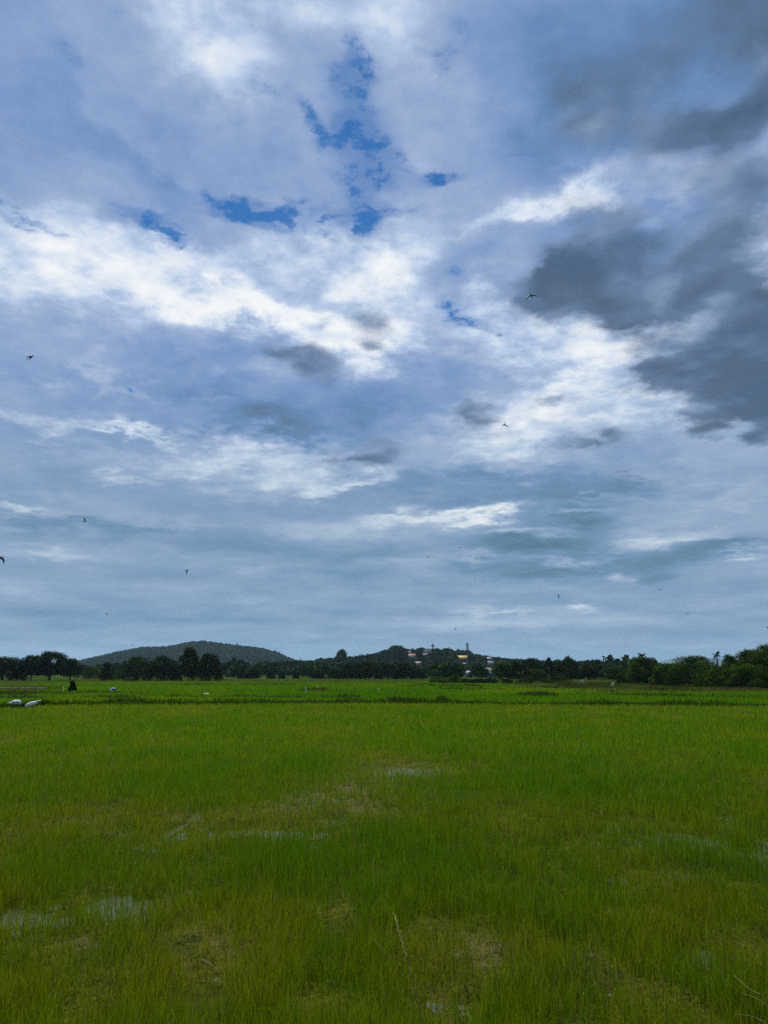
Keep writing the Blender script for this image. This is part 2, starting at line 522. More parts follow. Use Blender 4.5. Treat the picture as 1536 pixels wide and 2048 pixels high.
def ground_material(name, stops, scale, rough=0.95, fine=9.0, bump=0.4, spec=0.0):
    mt, nt, N, L, b = nodes_of(name)
    tc = N.new('ShaderNodeTexCoord')
    n1 = N.new('ShaderNodeTexNoise')
    n1.inputs['Scale'].default_value = scale
    n1.inputs['Detail'].default_value = 8
    n1.inputs['Roughness'].default_value = 0.65
    L.new(tc.outputs['Object'], n1.inputs['Vector'])
    rp = N.new('ShaderNodeValToRGB')
    e = rp.color_ramp.elements
    while len(e) < len(stops):
        e.new(0.5)
    for k, (p, c) in enumerate(stops):
        e[k].position = p
        e[k].color = (*c, 1)
    L.new(n1.outputs[0], rp.inputs[0])
    L.new(rp.outputs[0], b.inputs['Base Color'])
    n2 = N.new('ShaderNodeTexNoise')
    n2.inputs['Scale'].default_value = fine
    n2.inputs['Detail'].default_value = 6
    L.new(tc.outputs['Object'], n2.inputs['Vector'])
    bp = N.new('ShaderNodeBump')
    bp.inputs['Strength'].default_value = bump
    bp.inputs['Distance'].default_value = 0.1
    L.new(n2.outputs[0], bp.inputs['Height'])
    L.new(bp.outputs[0], b.inputs['Normal'])
    b.inputs['Roughness'].default_value = rough
    b.inputs['Specular IOR Level'].default_value = spec
    return mt


M_MUD = ground_material('paddy_mud', [(0.30, (0.018, 0.020, 0.004)), (0.45, (0.040, 0.048, 0.003)), (0.56, (0.062, 0.066, 0.004)), (0.68, (0.070, 0.056, 0.010)), (0.8, (0.040, 0.028, 0.011))], 1.1, 0.9, 14.0, 0.7, 0.04)
def add_silt(mt):
    """bare brown silt where the seedlings failed (a stain with its own shape, stored per vertex)"""
    nt = mt.node_tree
    N, L = nt.nodes, nt.links
    b = N['Principled BSDF']
    src = b.inputs['Base Color'].links[0].from_socket
    a = N.new('ShaderNodeAttribute')
    a.attribute_name = 'tint'
    mx = N.new('ShaderNodeMix')
    mx.data_type = 'RGBA'
    L.new(a.outputs['Fac'], mx.inputs[0])
    L.new(src, mx.inputs[6])
    mx.inputs[7].default_value = (0.115, 0.088, 0.048, 1)
    L.new(mx.outputs[2], b.inputs['Base Color'])


add_silt(M_MUD)
M_GROUND = ground_material('field_soil', [(0.3, (0.020, 0.045, 0.005)), (0.5, (0.035, 0.075, 0.008)), (0.7, (0.055, 0.080, 0.012))], 0.05, 0.95, 1.2, 0.3)
M_BUND = ground_material('bund_soil', [(0.3, (0.008, 0.018, 0.003)), (0.6, (0.016, 0.030, 0.005)), (0.8, (0.035, 0.035, 0.012))], 0.8)
M_HILL = ground_material('hill_soil', [(0.3, (0.012, 0.024, 0.010)), (0.6, (0.025, 0.040, 0.015))], 0.02)
M_MOUNT = ground_material('mountain_slope', [(0.3, (0.015, 0.03, 0.02)), (0.7, (0.035, 0.05, 0.03))], 0.004)
M_DRY = ground_material('dry_grass_soil', [(0.3, (0.06, 0.07, 0.02)), (0.6, (0.11, 0.10, 0.045)), (0.8, (0.15, 0.125, 0.07))], 0.15)


def water_material():
    mt, nt, N, L, b = nodes_of('paddy_water')
    b.inputs['Base Color'].default_value = (0.085, 0.084, 0.060, 1)
    b.inputs['Roughness'].default_value = 0.04
    b.inputs['Specular IOR Level'].default_value = 0.8
    b.inputs['IOR'].default_value = 1.45
    tc = N.new('ShaderNodeTexCoord')
    n = N.new('ShaderNodeTexNoise')
    n.inputs['Scale'].default_value = 6.0
    n.inputs['Detail'].default_value = 3
    L.new(tc.outputs['Object'], n.inputs['Vector'])
    bp = N.new('ShaderNodeBump')
    bp.inputs['Strength'].default_value = 0.03
    bp.inputs['Distance'].default_value = 0.02
    L.new(n.outputs[0], bp.inputs['Height'])
    L.new(bp.outputs[0], b.inputs['Normal'])
    return mt


M_WATER = water_material()


# ------------------------------------------------------------------ terrain
def profile(pts, D):
    """ridge height above the plain along the bearing axis x/D, from skyline points"""
    p = np.array(sorted([(atd(px, py, D)[0] / D, atd(px, py, D)[2]) for px, py in pts]))
    return lambda u: np.interp(u, p[:, 0], p[:, 1])


# the near paddy ends at the first bund; the far fields lie a little higher behind it
BUND_A = [(-260, 1424), (-40, 1420), (40, 1419), (95, 1413), (400, 1411), (768, 1409), (1100, 1412), (1536, 1416), (1800, 1418)]
A_XY = np.array([at(px, py)[:2] for px, py in BUND_A])


def edge_y(x):
    return np.interp(x, A_XY[:, 0], A_XY[:, 1])


def paddy_grid():
    ny, nx = 620, 420
    ys = 3.2 * (66.0 / 3.2) ** (np.linspace(0, 1, ny))
    u = np.linspace(-0.95, 0.95, nx)
    Y, Uu = np.meshgrid(ys, u, indexing='ij')
    X = Uu * (Y * 0.75 + 5.0)
    return X, Y


PUDDLES = [  # bearing point, half size in the view, how wet
    (830, 1546, 85, 7, 1.0), (700, 1560, 60, 4, .5), (690, 1592, 85, 12, .45), (672, 1643, 30, 5, 1.0), (372, 1652, 13, 34, 1.0), (375, 1672, 20, 10, .8), (560, 1668, 100, 9, .75),
    (470, 1670, 70, 7, .7), (190, 1832, 85, 28, .7), (70, 1835, 55, 26, .62), (255, 1840, 18, 22, .9), (130, 1790, 60, 12, .5), (1350, 1756, 34, 16, 1.0), (1400, 1750, 40, 9, .8), (1480, 1716, 70, 20, .85), (1520, 1690, 24, 50, .8), (1500, 1762, 50, 10, .6),
    (1400, 1926, 80, 18, 1.0), (1480, 1926, 50, 16, .9), (1340, 1930, 20, 8, .7), (1370, 1680, 80, 10, .9), (1300, 1690, 40, 12, .8), (1320, 1628, 40, 5, .6), (1210, 1603, 22, 5, .7), (1220, 1547, 70, 5, .6), (1370, 1524, 40, 8, .45),
    (1450, 1540, 70, 8, .45), (1080, 1546, 60, 4, .45), (100, 1574, 70, 5, .6), (20, 1573, 30, 6, .7), (190, 1574, 40, 4, .6), (130, 1600, 40, 5, .4), (24, 1710, 12, 14, .8), (900, 1655, 40, 4, .6),
    (1090, 1655, 40, 4, .5), (930, 1547, 40, 4, .5), (780, 1618, 60, 4, .5), (850, 1700, 30, 4, .3), (1430, 1650, 60, 5, .5), (1480, 1640, 50, 8, .7), (1390, 1700, 60, 8, .7), (1500, 1800, 40, 12, .7), (1290, 1660, 60, 6, .6), (1180, 1690, 60, 6, .5), (1240, 1770, 40, 8, .6), (1050, 1620, 60, 4, .5), (620, 1690, 60, 6, .5), (300, 1690, 60, 6, .5), (160, 1700, 60, 8, .45), (520, 1790, 40, 6, .4), (230, 1880, 40, 8, .5), (1120, 1560, 100, 4, .6), (1480, 1590, 60, 5, .6), (700, 1530, 60, 3, .6), (960, 1600, 60, 4, .5), (60, 1460, 90, 2.5, .5), (300, 1462, 60, 2, .3), (1180, 1800, 40, 6, .3), (1250, 1520, 60, 3, .4), (620, 1612, 40, 6, .4),
]
BARE = [(690, 1590, 130, 40, .9), (800, 1540, 140, 20, .7), (620, 1612, 70, 22, .7), (1340, 1560, 260, 60, .45), (1000, 1930, 190, 45, .85), (930, 1895, 70, 30, .6), (1080, 1915, 90, 36, .9), (400, 1905, 120, 60, .7), (320, 1830, 40, 16, .7),
        (100, 1640, 180, 34, .45), (440, 1985, 70, 30, .6), (590, 1900, 70, 50, .45), (1500, 1960, 60, 50, .6), (1350, 1790, 140, 30, .4), (1060, 1740, 80, 40, .2), (880, 2020, 120, 30, .7), (240, 1995, 90, 40, .45), (1190, 1870, 80, 30, .3), (60, 1990, 60, 40, .4), (1300, 1730, 80, 16, .4)]
LUSH = [(1090, 1870, 110, 50, .8), (1420, 2000, 90, 50, .8), (520, 1740, 120, 50, .6), (1120, 1590, 130, 50, .6), (1200, 1480, 420, 40, .6), (300, 1540, 260, 50, .4), (620, 1560, 120, 50, .5), (150, 1950, 160, 40, .4), (650, 1960, 110, 50, .5), (850, 1680, 160, 60, .5), (200, 1750, 140, 40, .4), (1230, 1800, 80, 40, .4), (760, 1470, 500, 40, .3), (500, 1500, 200, 50, .3)]


def patches(X, Y, table):
    s = np.zeros_like(X)
    for (px, py, rx, ry, a) in table:
        c = at(px, py)
        ex = abs(at(px + rx, py)[0] - c[0])
        ey = max(abs(at(px, py - ry)[1] - c[1]), abs(at(px, py + ry)[1] - c[1]))
        s = np.maximum(s, a * np.exp(-(((X - c[0]) / ex) ** 2 + ((Y - c[1]) / ey) ** 2) * 0.8))
    return s


SILT = [(690, 1595, 95, 22, 1.0), (760, 1552, 110, 14, .7), (620, 1612, 60, 14, .6), (860, 1595, 60, 14, .4), (1010, 1935, 160, 34, .55), (930, 1892, 50, 22, .5), (315, 1832, 36, 14, .7), (180, 1885, 40, 10, .6), (400, 1915, 70, 34, .35), (1350, 1535, 60, 8, .5), (100, 1650, 60, 10, .3)]


def mud_height(X, Y):
    n = fbm(X * 1.1, Y * 1.1, 5, 4) - 0.5
    f = fbm(X * 5, Y * 3.5, 9, 3) - 0.5
    pd = patches(X + 0.5 * (fbm(X * .8, Y * .8, 31, 3) - .5), Y + 1.0 * (fbm(X * .7, Y * .7, 33, 3) - .5), PUDDLES)
    return 0.052 + 0.08 * n + 0.15 * f - 0.122 * pd


X, Y = paddy_grid()
Z = mud_height(X, Y)
inside = sstep(edge_y(X) - Y, -1.5, 0.2)
Z = Z * inside + 0.03 * (1 - inside)
Z = Z + sstep(-Y, -6.0, -4.4) * 0.4
ny, nx = X.shape
ii = np.arange(ny * nx).reshape(ny, nx)
quads = np.stack([ii[:-1, :-1], ii[:-1, 1:], ii[1:, 1:], ii[1:, :-1]], -1).reshape(-1, 4)
o = link('paddy_mud', make_mesh('paddy_mud', np.stack([X, Y, Z], -1).reshape(-1, 3), [quads], M_MUD, np.repeat(np.clip(patches(X + 0.6 * (fbm(X, Y, 81, 4) - .5), Y + 1.2 * (fbm(X, Y, 83, 4) - .5), SILT) * (0.5 + fbm(X * 3, Y * 2, 85, 3)), 0, 1).reshape(-1, 1), 3, axis=1), smooth=True))
tag(o, 'olive brown wet mud of the near rice paddy', kind='structure')

wv_ = np.array([[-60, 3.0, 0], [60, 3.0, 0], [60, 62.0, 0], [-60, 62.0, 0]], float)
o = link('paddy_water', make_mesh('paddy_water', wv_, [np.array([[0, 1, 2, 3]])], M_WATER))
tag(o, 'shallow water standing between the seedlings of the near paddy', kind='structure')

# embankment under the photographer's feet (outside the view, carries the tall grass stalks)
xs = np.linspace(-14, 14, 60)
prof = [(-4.0, 1.0), (0.6, 1.0), (1.2, 0.9), (2.4, 0.45), (3.6, 0.12), (5.2, -0.12)]
pv = []
for (yy, zz) in prof:
    pv.append(np.stack([xs, np.full_like(xs, yy), zz + 0.10 * (fbm(xs * 1.3, np.full_like(xs, yy * 1.3), 3, 3) - .5)], 1))
pv = np.concatenate(pv)
n_ = len(xs)
pq = [[r * n_ + c, r * n_ + c + 1, (r + 1) * n_ + c + 1, (r + 1) * n_ + c] for r in range(len(prof) - 1) for c in range(n_ - 1)]
o = link('embankment', make_mesh('embankment', pv, [np.array(pq)], M_BUND, smooth=True))
tag(o, 'low earth embankment along the near side of the paddy', kind='structure')

# the plain: one sheet to the horizon, sunk under the paddy
ys = np.concatenate([[-1500, -200, -20, 2, 30], np.linspace(50, 72, 45), np.geomspace(74, 13500, 75)])
us = np.linspace(-1, 1, 161)
us = np.sign(us) * np.abs(us) ** 1.6
YY, UU = np.meshgrid(ys, us, indexing='ij')
XX = UU * (np.abs(YY) * 0.8 + 300)
ZZ = np.where(YY > edge_y(XX) + 0.6, 0.05, -0.6) + 0.0
ny, nx = XX.shape
ii = np.arange(ny * nx).reshape(ny, nx)
quads = np.stack([ii[:-1, :-1], ii[:-1, 1:], ii[1:, 1:], ii[1:, :-1]], -1).reshape(-1, 4)
o = link('ground', make_mesh('ground', np.stack([XX, YY, ZZ], -1).reshape(-1, 3), [quads], M_GROUND, smooth=True))
tag(o, 'flat green plain of rice fields reaching the trees and hills', kind='structure')

# hills
H1_D, H2_D = 2300.0, 900.0
R1 = profile([(40, 1342), (150, 1329), (200, 1318), (250, 1307), (290, 1300), (320, 1299), (345, 1296), (380, 1290), (405, 1288), (440, 1293), (480, 1297), (520, 1301), (550, 1309), (575, 1320), (600, 1329), (660, 1342)], H1_D)
R2 = profile([(470, 1347), (540, 1341), (600, 1335), (640, 1330), (700, 1327), (740, 1320), (790, 1309), (830, 1310), (866, 1310), (900, 1310), (940, 1316), (960, 1323), (1000, 1328), (1060, 1332), (1120, 1335), (1200, 1337), (1290, 1340), (1420, 1346)], H2_D)


def hill1(x, y):
    u = x / y
    t = sstep(y, 1500, H1_D) * (1 - sstep(y, H1_D, H1_D + 700) * 0.9)
    h = np.maximum(R1(u), 0) * t
    spur = 0.10 * (fbm(x / 120, y / 260, 71, 4) - 0.5) * np.maximum(R1(u), 0) * (1 - np.abs(2 * t - 1) ** 3)
    return h + spur * 2.2 - 2.0 * (t < 0.001)


def hill2(x, y):
    u = x / y
    t = sstep(y, 620, H2_D) * (1 - sstep(y, H2_D, H2_D + 350) * 0.9)
    h = np.maximum(R2(u), 0) * t
    spur = 0.12 * (fbm(x / 45, y / 110, 77, 4) - 0.5) * np.maximum(R2(u), 0) * (1 - np.abs(2 * t - 1) ** 3)
    return h + spur * 2.0 - 1.0 * (t < 0.001)


def terrain_patch(name, fn, u0, u1, y0, y1, nu, ny, mat, label):
    ys = np.linspace(y0, y1, ny)
    us = np.linspace(u0, u1, nu)
    YY, UU = np.meshgrid(ys, us, indexing='ij')
    XX = UU * YY
    ZZ = fn(XX, YY)
    edge = np.minimum(np.minimum(UU - u0, u1 - UU) / 0.02, 1)
    ZZ = ZZ * edge - 3 * (1 - edge)
    ii = np.arange(ny * nu).reshape(ny, nu)
    quads = np.stack([ii[:-1, :-1], ii[:-1, 1:], ii[1:, 1:], ii[1:, :-1]], -1).reshape(-1, 4)
    o = link(name, make_mesh(name, np.stack([XX, YY, ZZ], -1).reshape(-1, 3), [quads], mat, smooth=True))
    tag(o, label, kind='structure')
    return o


terrain_patch('hill', hill1, -0.56, -0.02, 1480, 3000, 130, 90, M_HILL, 'long rounded wooded hill rising behind the left tree clumps')
terrain_patch('hill', hill2, -0.24, 0.48, 600, 1250, 180, 110, M_HILL, 'lower wooded hill dotted with houses behind the middle of the fields')

MT_D = 12000.0
RM = profile([(1260, 1343), (1300, 1333), (1325, 1321), (1345, 1317), (1356, 1318), (1370, 1316), (1385, 1310), (1395, 1311), (1410, 1314), (1440, 1317), (1455, 1315), (1470, 1311), (1485, 1308), (1500, 1310), (1536, 1319), (1620, 1341)], MT_D)


def mountain(x, y):
    u = x / y
    t = sstep(y, MT_D - 900, MT_D) * (1 - sstep(y, MT_D, MT_D + 900))
    return np.maximum(RM(u), 0) * t * (1 + 0.10 * (fbm(x / 100, y / 340, 91, 4) - 0.5)) - 3


terrain_patch('mountain', mountain, 0.31, 0.60, MT_D - 900, MT_D + 900, 160, 40, M_MOUNT, 'faint blue far mountain seen between the right trees')


# ------------------------------------------------------------------ grass and rice
def blades(rng, x, y, z, h, w, tint, bend=0.35, lean_dir=None):
    """tapered bent blades: 5 vertices each"""
    n = len(x)
    a = rng.uniform(0, 2 * math.pi, n)
    ld = rng.uniform(0, 2 * math.pi, n) if lean_dir is None else lean_dir + rng.normal(0, 0.9, n)
    ln = np.abs(rng.normal(0, bend, n)) * h
    dx, dy = np.cos(a) * w / 2, np.sin(a) * w / 2
    lx, ly = np.cos(ld) * ln, np.sin(ld) * ln
    base = np.stack([x, y, z], 1)
    off = np.stack([dx, dy, np.zeros(n)], 1)
    mid = base + np.stack([lx * 0.35, ly * 0.35, h * 0.58], 1)
    tip = base + np.stack([lx, ly, h * np.sqrt(np.clip(1 - (ln / np.maximum(h, 1e-4)) ** 2 * 0.4, 0.2, 1))], 1)
    v = np.stack([base - off, base + off, mid + off * 0.8, mid - off * 0.8, tip], 1).reshape(-1, 3)
    k = np.arange(n)[:, None] * 5
    q = k + np.array([[0, 1, 2, 3]])
    t = k + np.array([[3, 2, 4]])
    c = np.repeat(tint, 5, axis=0)
    return v, q, t, c


def blade_object(name, parts, mat, label, kind='stuff'):
    V, Q, T, C, n = [], [], [], [], 0
    for v, q, t, c in parts:
        V.append(v); Q.append(q + n); T.append(t + n); C.append(c)
        n += len(v)
    o = link(name, make_mesh(name, np.concatenate(V), [np.concatenate(Q), np.concatenate(T)], mat, np.concatenate(C)))
    tag(o, label, kind=kind)
    return o


def lerp(a, b, t):
    return np.asarray(a) * (1 - t[:, None]) + np.asarray(b) * t[:, None]


rng = np.random.default_rng(11)


def rice():
    n = 700000
    # density falls with the square of the distance, so it looks even in the view
    d = 4.6 * (64.0 / 4.6) ** rng.uniform(0, 1, n)
    x = rng.uniform(-1, 1, n) * (d * 0.62 + 1.5)
    y = d
    keep = y < edge_y(x) - 0.1
    x, y = x[keep], y[keep]
    bare = patches(x + 0.9 * (fbm(x * .9, y * .9, 41, 3) - .5), y + 1.4 * (fbm(x * .8, y * .8, 43, 3) - .5), BARE)
    lush = patches(x, y, LUSH)
    n1 = fbm(x * 0.45, y * 0.30, 51, 4)
    n2 = fbm(x * 2.2, y * 1.6, 53, 3)
    near = np.clip((18 - y) / 12, 0, 1)
    p = 0.72 + 1.2 * (n1 - 0.5) + 1.3 * (n2 - 0.5) * (0.6 + near) - 0.36 * bare + 0.34 * lush - 0.06 * near
    zm = mud_height(x, y)
    wet = sstep(-zm, 0.0, 0.03)
    p = np.where(wet > 0.3, np.maximum(p, 0.72), p)            # seedlings keep standing in the water
    p = np.clip(p, 0.12, 1) * (1 - 0.22 * wet)
    p = np.maximum(p, np.clip((y - 30) / 20, 0, 1) * 0.8)
    keep = rng.uniform(0, 1, len(x)) < p
    x, y, bare, lush, n1, n2, zm, wet = [k[keep] for k in (x, y, bare, lush, n1, n2, zm, wet)]
    n = len(x)
    h = rng.normal(0.176, 0.058, n) * (1 + 0.35 * lush - 0.35 * bare + 0.5 * (n1 - 0.5) + 0.5 * (n2 - 0.5))
    tall = rng.uniform(0, 1, n) < 0.03
    h[tall] *= rng.uniform(1.3, 1.9, tall.sum())
    h = np.clip(h, 0.05, 0.46) * (1 - 0.28 * wet)
    w = np.maximum(0.0054, 0.00055 * y) * rng.uniform(0.6, 1.3, n)
    t = np.clip(0.30 + 1.3 * (0.5 - n1) + 0.9 * (n2 - .5) + 0.4 * bare - 0.36 * lush + rng.normal(0, 0.18, n), 0, 1)
    tint = lerp((0.080, 0.185, 0.004), (0.185, 0.215, 0.005), t)
    straw = rng.uniform(0, 1, n) < 0.02 + 0.05 * bare
    tint[straw] = np.array((0.20, 0.17, 0.06)) * rng.uniform(0.5, 1.2, (straw.sum(), 1))
    tint *= rng.uniform(0.66, 1.26, (n, 1)) * (0.95 + 0.36 * sstep(y, 8, 30))[:, None]     # near darkening from vignette and shaded gaps put into the tint, lighter outward
    return blades(rng, x, y, np.maximum(zm, -0.03), h, w, tint, 0.30 + 0.25 * rng.uniform(0, 1, n) ** 3)


print('rice')
blade_object('rice_seedlings', [rice()], M_RICE, 'young bright green rice seedlings covering the near paddy')


def low_mat():
    """short algae-like weeds and moss lying on the mud"""
    n = 330000
    d = 4.6 * (40.0 / 4.6) ** rng.uniform(0, 1, n)
    x = rng.uniform(-1, 1, n) * (d * 0.62 + 1.5)
    y = d
    zm = mud_height(x, y)
    k = (zm > -0.004) & (fbm(x * 1.5, y * 1.2, 61, 4) > 0.36)
    x, y, zm = x[k], y[k], zm[k]
    n = len(x)
    t = np.clip(fbm(x * 0.8, y * 0.6, 63, 3) * 1.6 - 0.3 + rng.normal(0, .2, n), 0, 1)
    tint = lerp((0.075, 0.110, 0.004), (0.130, 0.125, 0.008), t) * rng.uniform(0.6, 1.2, (n, 1))
    return blades(rng, x, y, zm - 0.005, rng.uniform(0.008, 0.032, n), np.maximum(0.006, 0.0009 * y) * rng.uniform(.6, 1.4, n), tint, 1.0)


blade_object('mud_weeds', [low_mat()], M_WEED, 'low olive weeds matted on the mud between the seedlings')


def litter():
    n = 2600
    d = 4.8 * (26.0 / 4.8) ** rng.uniform(0, 1, n)
    x = rng.uniform(-1, 1, n) * (d * 0.62 + 1.0)
    y = d
    bare = patches(x, y, BARE)
    k = rng.uniform(0, 1, n) < 0.25 + bare
    x, y = x[k], y[k]
    n = len(x)
    z = np.maximum(mud_height(x, y), 0) + 0.008
    a = rng.uniform(0, 2 * math.pi, n)
    ln = rng.uniform(0.05, 0.22, n)
    w = rng.uniform(0.004, 0.014, n)
    dx, dy = np.cos(a), np.sin(a)
    b = np.stack([x, y, z], 1)
    f = np.stack([dx, dy, rng.normal(0, .12, n)], 1) * ln[:, None]
    s = np.stack([-dy, dx, np.full(n, 0.5)], 1) * w[:, None]
    v = np.stack([b, b + s, b + f + s * .6, b + f, b + f * 1.3], 1).reshape(-1, 3)
    k5 = np.arange(n)[:, None] * 5
    tint = np.where(rng.uniform(0, 1, (n, 1)) < .45, np.array([[0.16, 0.14, 0.07]]), np.array([[0.016, 0.014, 0.008]])) * rng.uniform(.6, 1.3, (n, 1))
    return v, k5 + np.array([[0, 1, 2, 3]]), k5 + np.array([[3, 2, 4]]), np.repeat(tint, 5, axis=0)


blade_object('straw_litter', [litter()], M_WEED, 'scattered dead straw and dark stalks lying on the bare mud')


# far fields: plots divided by low bunds; colour differs from plot to plot
BUNDS = [  # polyline in bearing points on the plain, height, grass height, density, darkness
    (BUND_A, 0.30, 0.36, 1.0, 0.0),
    ([(-200, 1401), (0, 1400), (200, 1399), (300, 1398), (420, 1397), (560, 1397), (690, 1398), (760, 1399)], 0.26, 0.36, 0.8, 0.05),
    ([(1000, 1394), (1100, 1392), (1170, 1390)], 0.25, 0.4, 0.5, 0.1),
    ([(1190, 1391), (1250, 1394), (1340, 1396), (1430, 1397), (1536, 1399), (1700, 1401)], 0.22, 0.40, 0.8, 0.0),
    ([(820, 1371), (900, 1371), (960, 1375), (1060, 1377), (1140, 1380), (1300, 1379)], 0.25, 0.35, 0.8, 0.1),
    ([(770, 1374), (830, 1374), (910, 1375), (960, 1376)], 0.22, 0.30, 0.7, 0.0),
    ([(300, 1370), (390, 1371), (470, 1371), (560, 1370), (600, 1371)], 0.22, 0.30, 0.8, 0.0),
    ([(440, 1384), (560, 1388), (700, 1387)], 0.06, 0.20, 0.4, 0.3),
    ([(-200, 1390), (0, 1389), (110, 1390), (200, 1389), (300, 1390)], 0.20, 0.42, 0.6, 0.2),
    ([(640, 1366), (760, 1365), (840, 1367)], 0.2, 0.3, 0.6, 0.6),
    ([(480, 1363), (600, 1364), (700, 1363)], 0.2, 0.3, 0.6, 0.7),
]


def bunds():
    parts = []
    for k, (pl, bh, gh, dens, dry) in enumerate(BUNDS):
        p = np.array([at(px, py)[:2] for px, py in pl])
        seg = np.linalg.norm(np.diff(p, axis=0), axis=1)
        s = np.concatenate([[0], np.cumsum(seg)])
        ns = max(30, int(s[-1] / 0.7))
        t = np.linspace(0, s[-1], ns)
        cx = np.interp(t, s, p[:, 0]); cy = np.interp(t, s, p[:, 1])
        cy = cy + 0.5 * (fbm(t * 0.15, t * 0, 201 + k, 3) - .5)
        hh = bh * (0.6 + 0.8 * fbm(t * 0.25, t * 0, 211 + k, 3)) * np.minimum(1, np.minimum(t, s[-1] - t) / 4 + 0.15)
        rows = []
        for off, f in ((-1.0, -0.35), (-0.55, 0.75), (-0.15, 1.0), (0.3, 0.9), (0.9, -0.35)):
            wob = 0.12 * (fbm(t * 0.9, t * 0 + off * 3, 221, 2) - .5)
            rows.append(np.stack([cx, cy + off + wob, np.where(f > 0, hh * f, -0.3)], 1))
        v = np.concatenate(rows)
        q = [[r * ns + c, r * ns + c + 1, (r + 1) * ns + c + 1, (r + 1) * ns + c] for r in range(4) for c in range(ns - 1)]
        o = link('bund', make_mesh('bund', v, [np.array(q)], M_BUND, smooth=True))
        tag(o, BUND_LABELS[k], kind='structure')
        # coarse grass; shade on the bund side is put into its dark tint
        D = float(np.mean(cy))
        n = int(s[-1] * 75 * dens * (60 / D) ** 0.5)
        tt = rng.uniform(0, s[-1], n)
        clump = fbm(tt * 0.35, tt * 0, 231 + k, 4)
        kp = rng.uniform(0, 1, n) < np.clip(0.25 + 2.6 * (clump - 0.38), 0.08, 1)
        tt, clump = tt[kp], clump[kp]
        n = len(tt)
        off = rng.uniform(-0.75, 0.8, n)
        x = np.interp(tt, t, cx); y = np.interp(tt, t, cy) + off
        z = np.interp(tt, t, hh) * (1 - np.abs(off) ** 2) - 0.05
        h = gh * rng.uniform(0.45, 1.1, n) * (0.55 + 1.0 * clump)
        tint = lerp((0.022, 0.058, 0.006), (0.07, 0.135, 0.010), np.clip(rng.normal(.32, .28, n) + (clump - .5), 0, 1))
        tint = lerp((1, 1, 1), (1, 1, 1), np.zeros(n)) * tint
        if dry:
            f = np.clip(rng.normal(dry, .25, n), 0, 1)
            tint = tint * (1 - f[:, None]) + np.array((0.13, 0.125, 0.045)) * f[:, None]
        parts.append(blades(rng, x, y, z, h, np.maximum(0.02, 0.0007 * y) * rng.uniform(.7, 1.6, n), tint, 0.4))
    return parts


BUND_LABELS = ['grassy earth bund at the far edge of the near paddy', 'second grassy bund running behind the two white sacks',
               'short weedy bund in the middle of the right far field', 'thin tufted bund crossing the bright field on the right',
               'low bund along the back of the bright right field', 'short dark bund below the wooded hill houses',
               'thin dark bund in front of the left round trees', 'faint low ridge across the middle far field', 'weedy bund beside the pale canal edge on the left',
               'dry straw coloured bund in front of the dark middle wood', 'dry straw coloured bund at the foot of the left hill']
print('bunds')
blade_object('bund_grass', bunds(), M_WEED, 'coarse green grass growing along the bunds, its shaded side put into the colour')


def far_rice():
    n = 240000
    d = 58.0 * (360.0 / 58.0) ** rng.uniform(0, 1, n)
    x = rng.uniform(-1, 1, n) * (d * 0.60 + 2)
    y = d
    k = y > edge_y(x) + 1.0
    x, y = x[k], y[k]
    n = len(x)
    # picture-free plot layout: bearing u and distance
    u = x / y
    n1 = fbm(x * 0.05, y * 0.02, 301, 4)
    n2 = fbm(x * 0.4, y * 0.15, 303, 3)
    t = np.clip(0.28 + 1.3 * (n1 - .5) + 0.9 * (n2 - .5), 0, 1)
    bright = sstep(u, 0.05, 0.18) * sstep(y, 84, 96) * (1 - sstep(y, 125, 150))
    strip = (1 - sstep(y, 70, 84))
    t = np.clip(t + 0.45 * bright + 0.15 * strip, 0, 1)
    tint = lerp((0.088, 0.215, 0.004), (0.190, 0.290, 0.005), t)
    dry = np.clip(sstep(y, 185, 235) * (0.35 + 1.4 * (fbm(x * .03, y * .06, 305, 3) - .4)), 0, 1)
    dry = np.maximum(dry, np.clip((1 - sstep(u, -0.47, -0.40)) * sstep(y, 95, 112) * (fbm(x * .15, y * .1, 311, 3) * 1.6 - .5), 0, .8))
    # browner reeds and rough pasture in front of the right trees
    rough = sstep(u, 0.24, 0.30) * sstep(y, 94, 99) * (1 - sstep(y, 112, 118))
    rough = np.maximum(rough, sstep(u, 0.16, 0.2) * sstep(y, 120, 128) * 0.9)
    dry = np.clip(np.maximum(dry, rough * (0.2 + fbm(x * .3, y * .3, 307, 3))), 0, 1)
    tint = tint * (1 - dry[:, None]) + np.array((0.105, 0.095, 0.028)) * dry[:, None]
    tint *= rng.uniform(0.75, 1.2, (n, 1))
    h = rng.normal(0.26, 0.05, n) * (1 + 0.9 * rough) * (1 + 0.5 * (n2 - .5))
    w = 0.0011 * y * rng.uniform(.6, 1.4, n)
    return [blades(rng, x, y, np.full(n, 0.03), np.clip(h, .08, .8), w, tint, 0.25)]


print('far rice')
blade_object('field_rice', far_rice(), M_RICE, 'even green rice standing in the far plots beyond the bund')


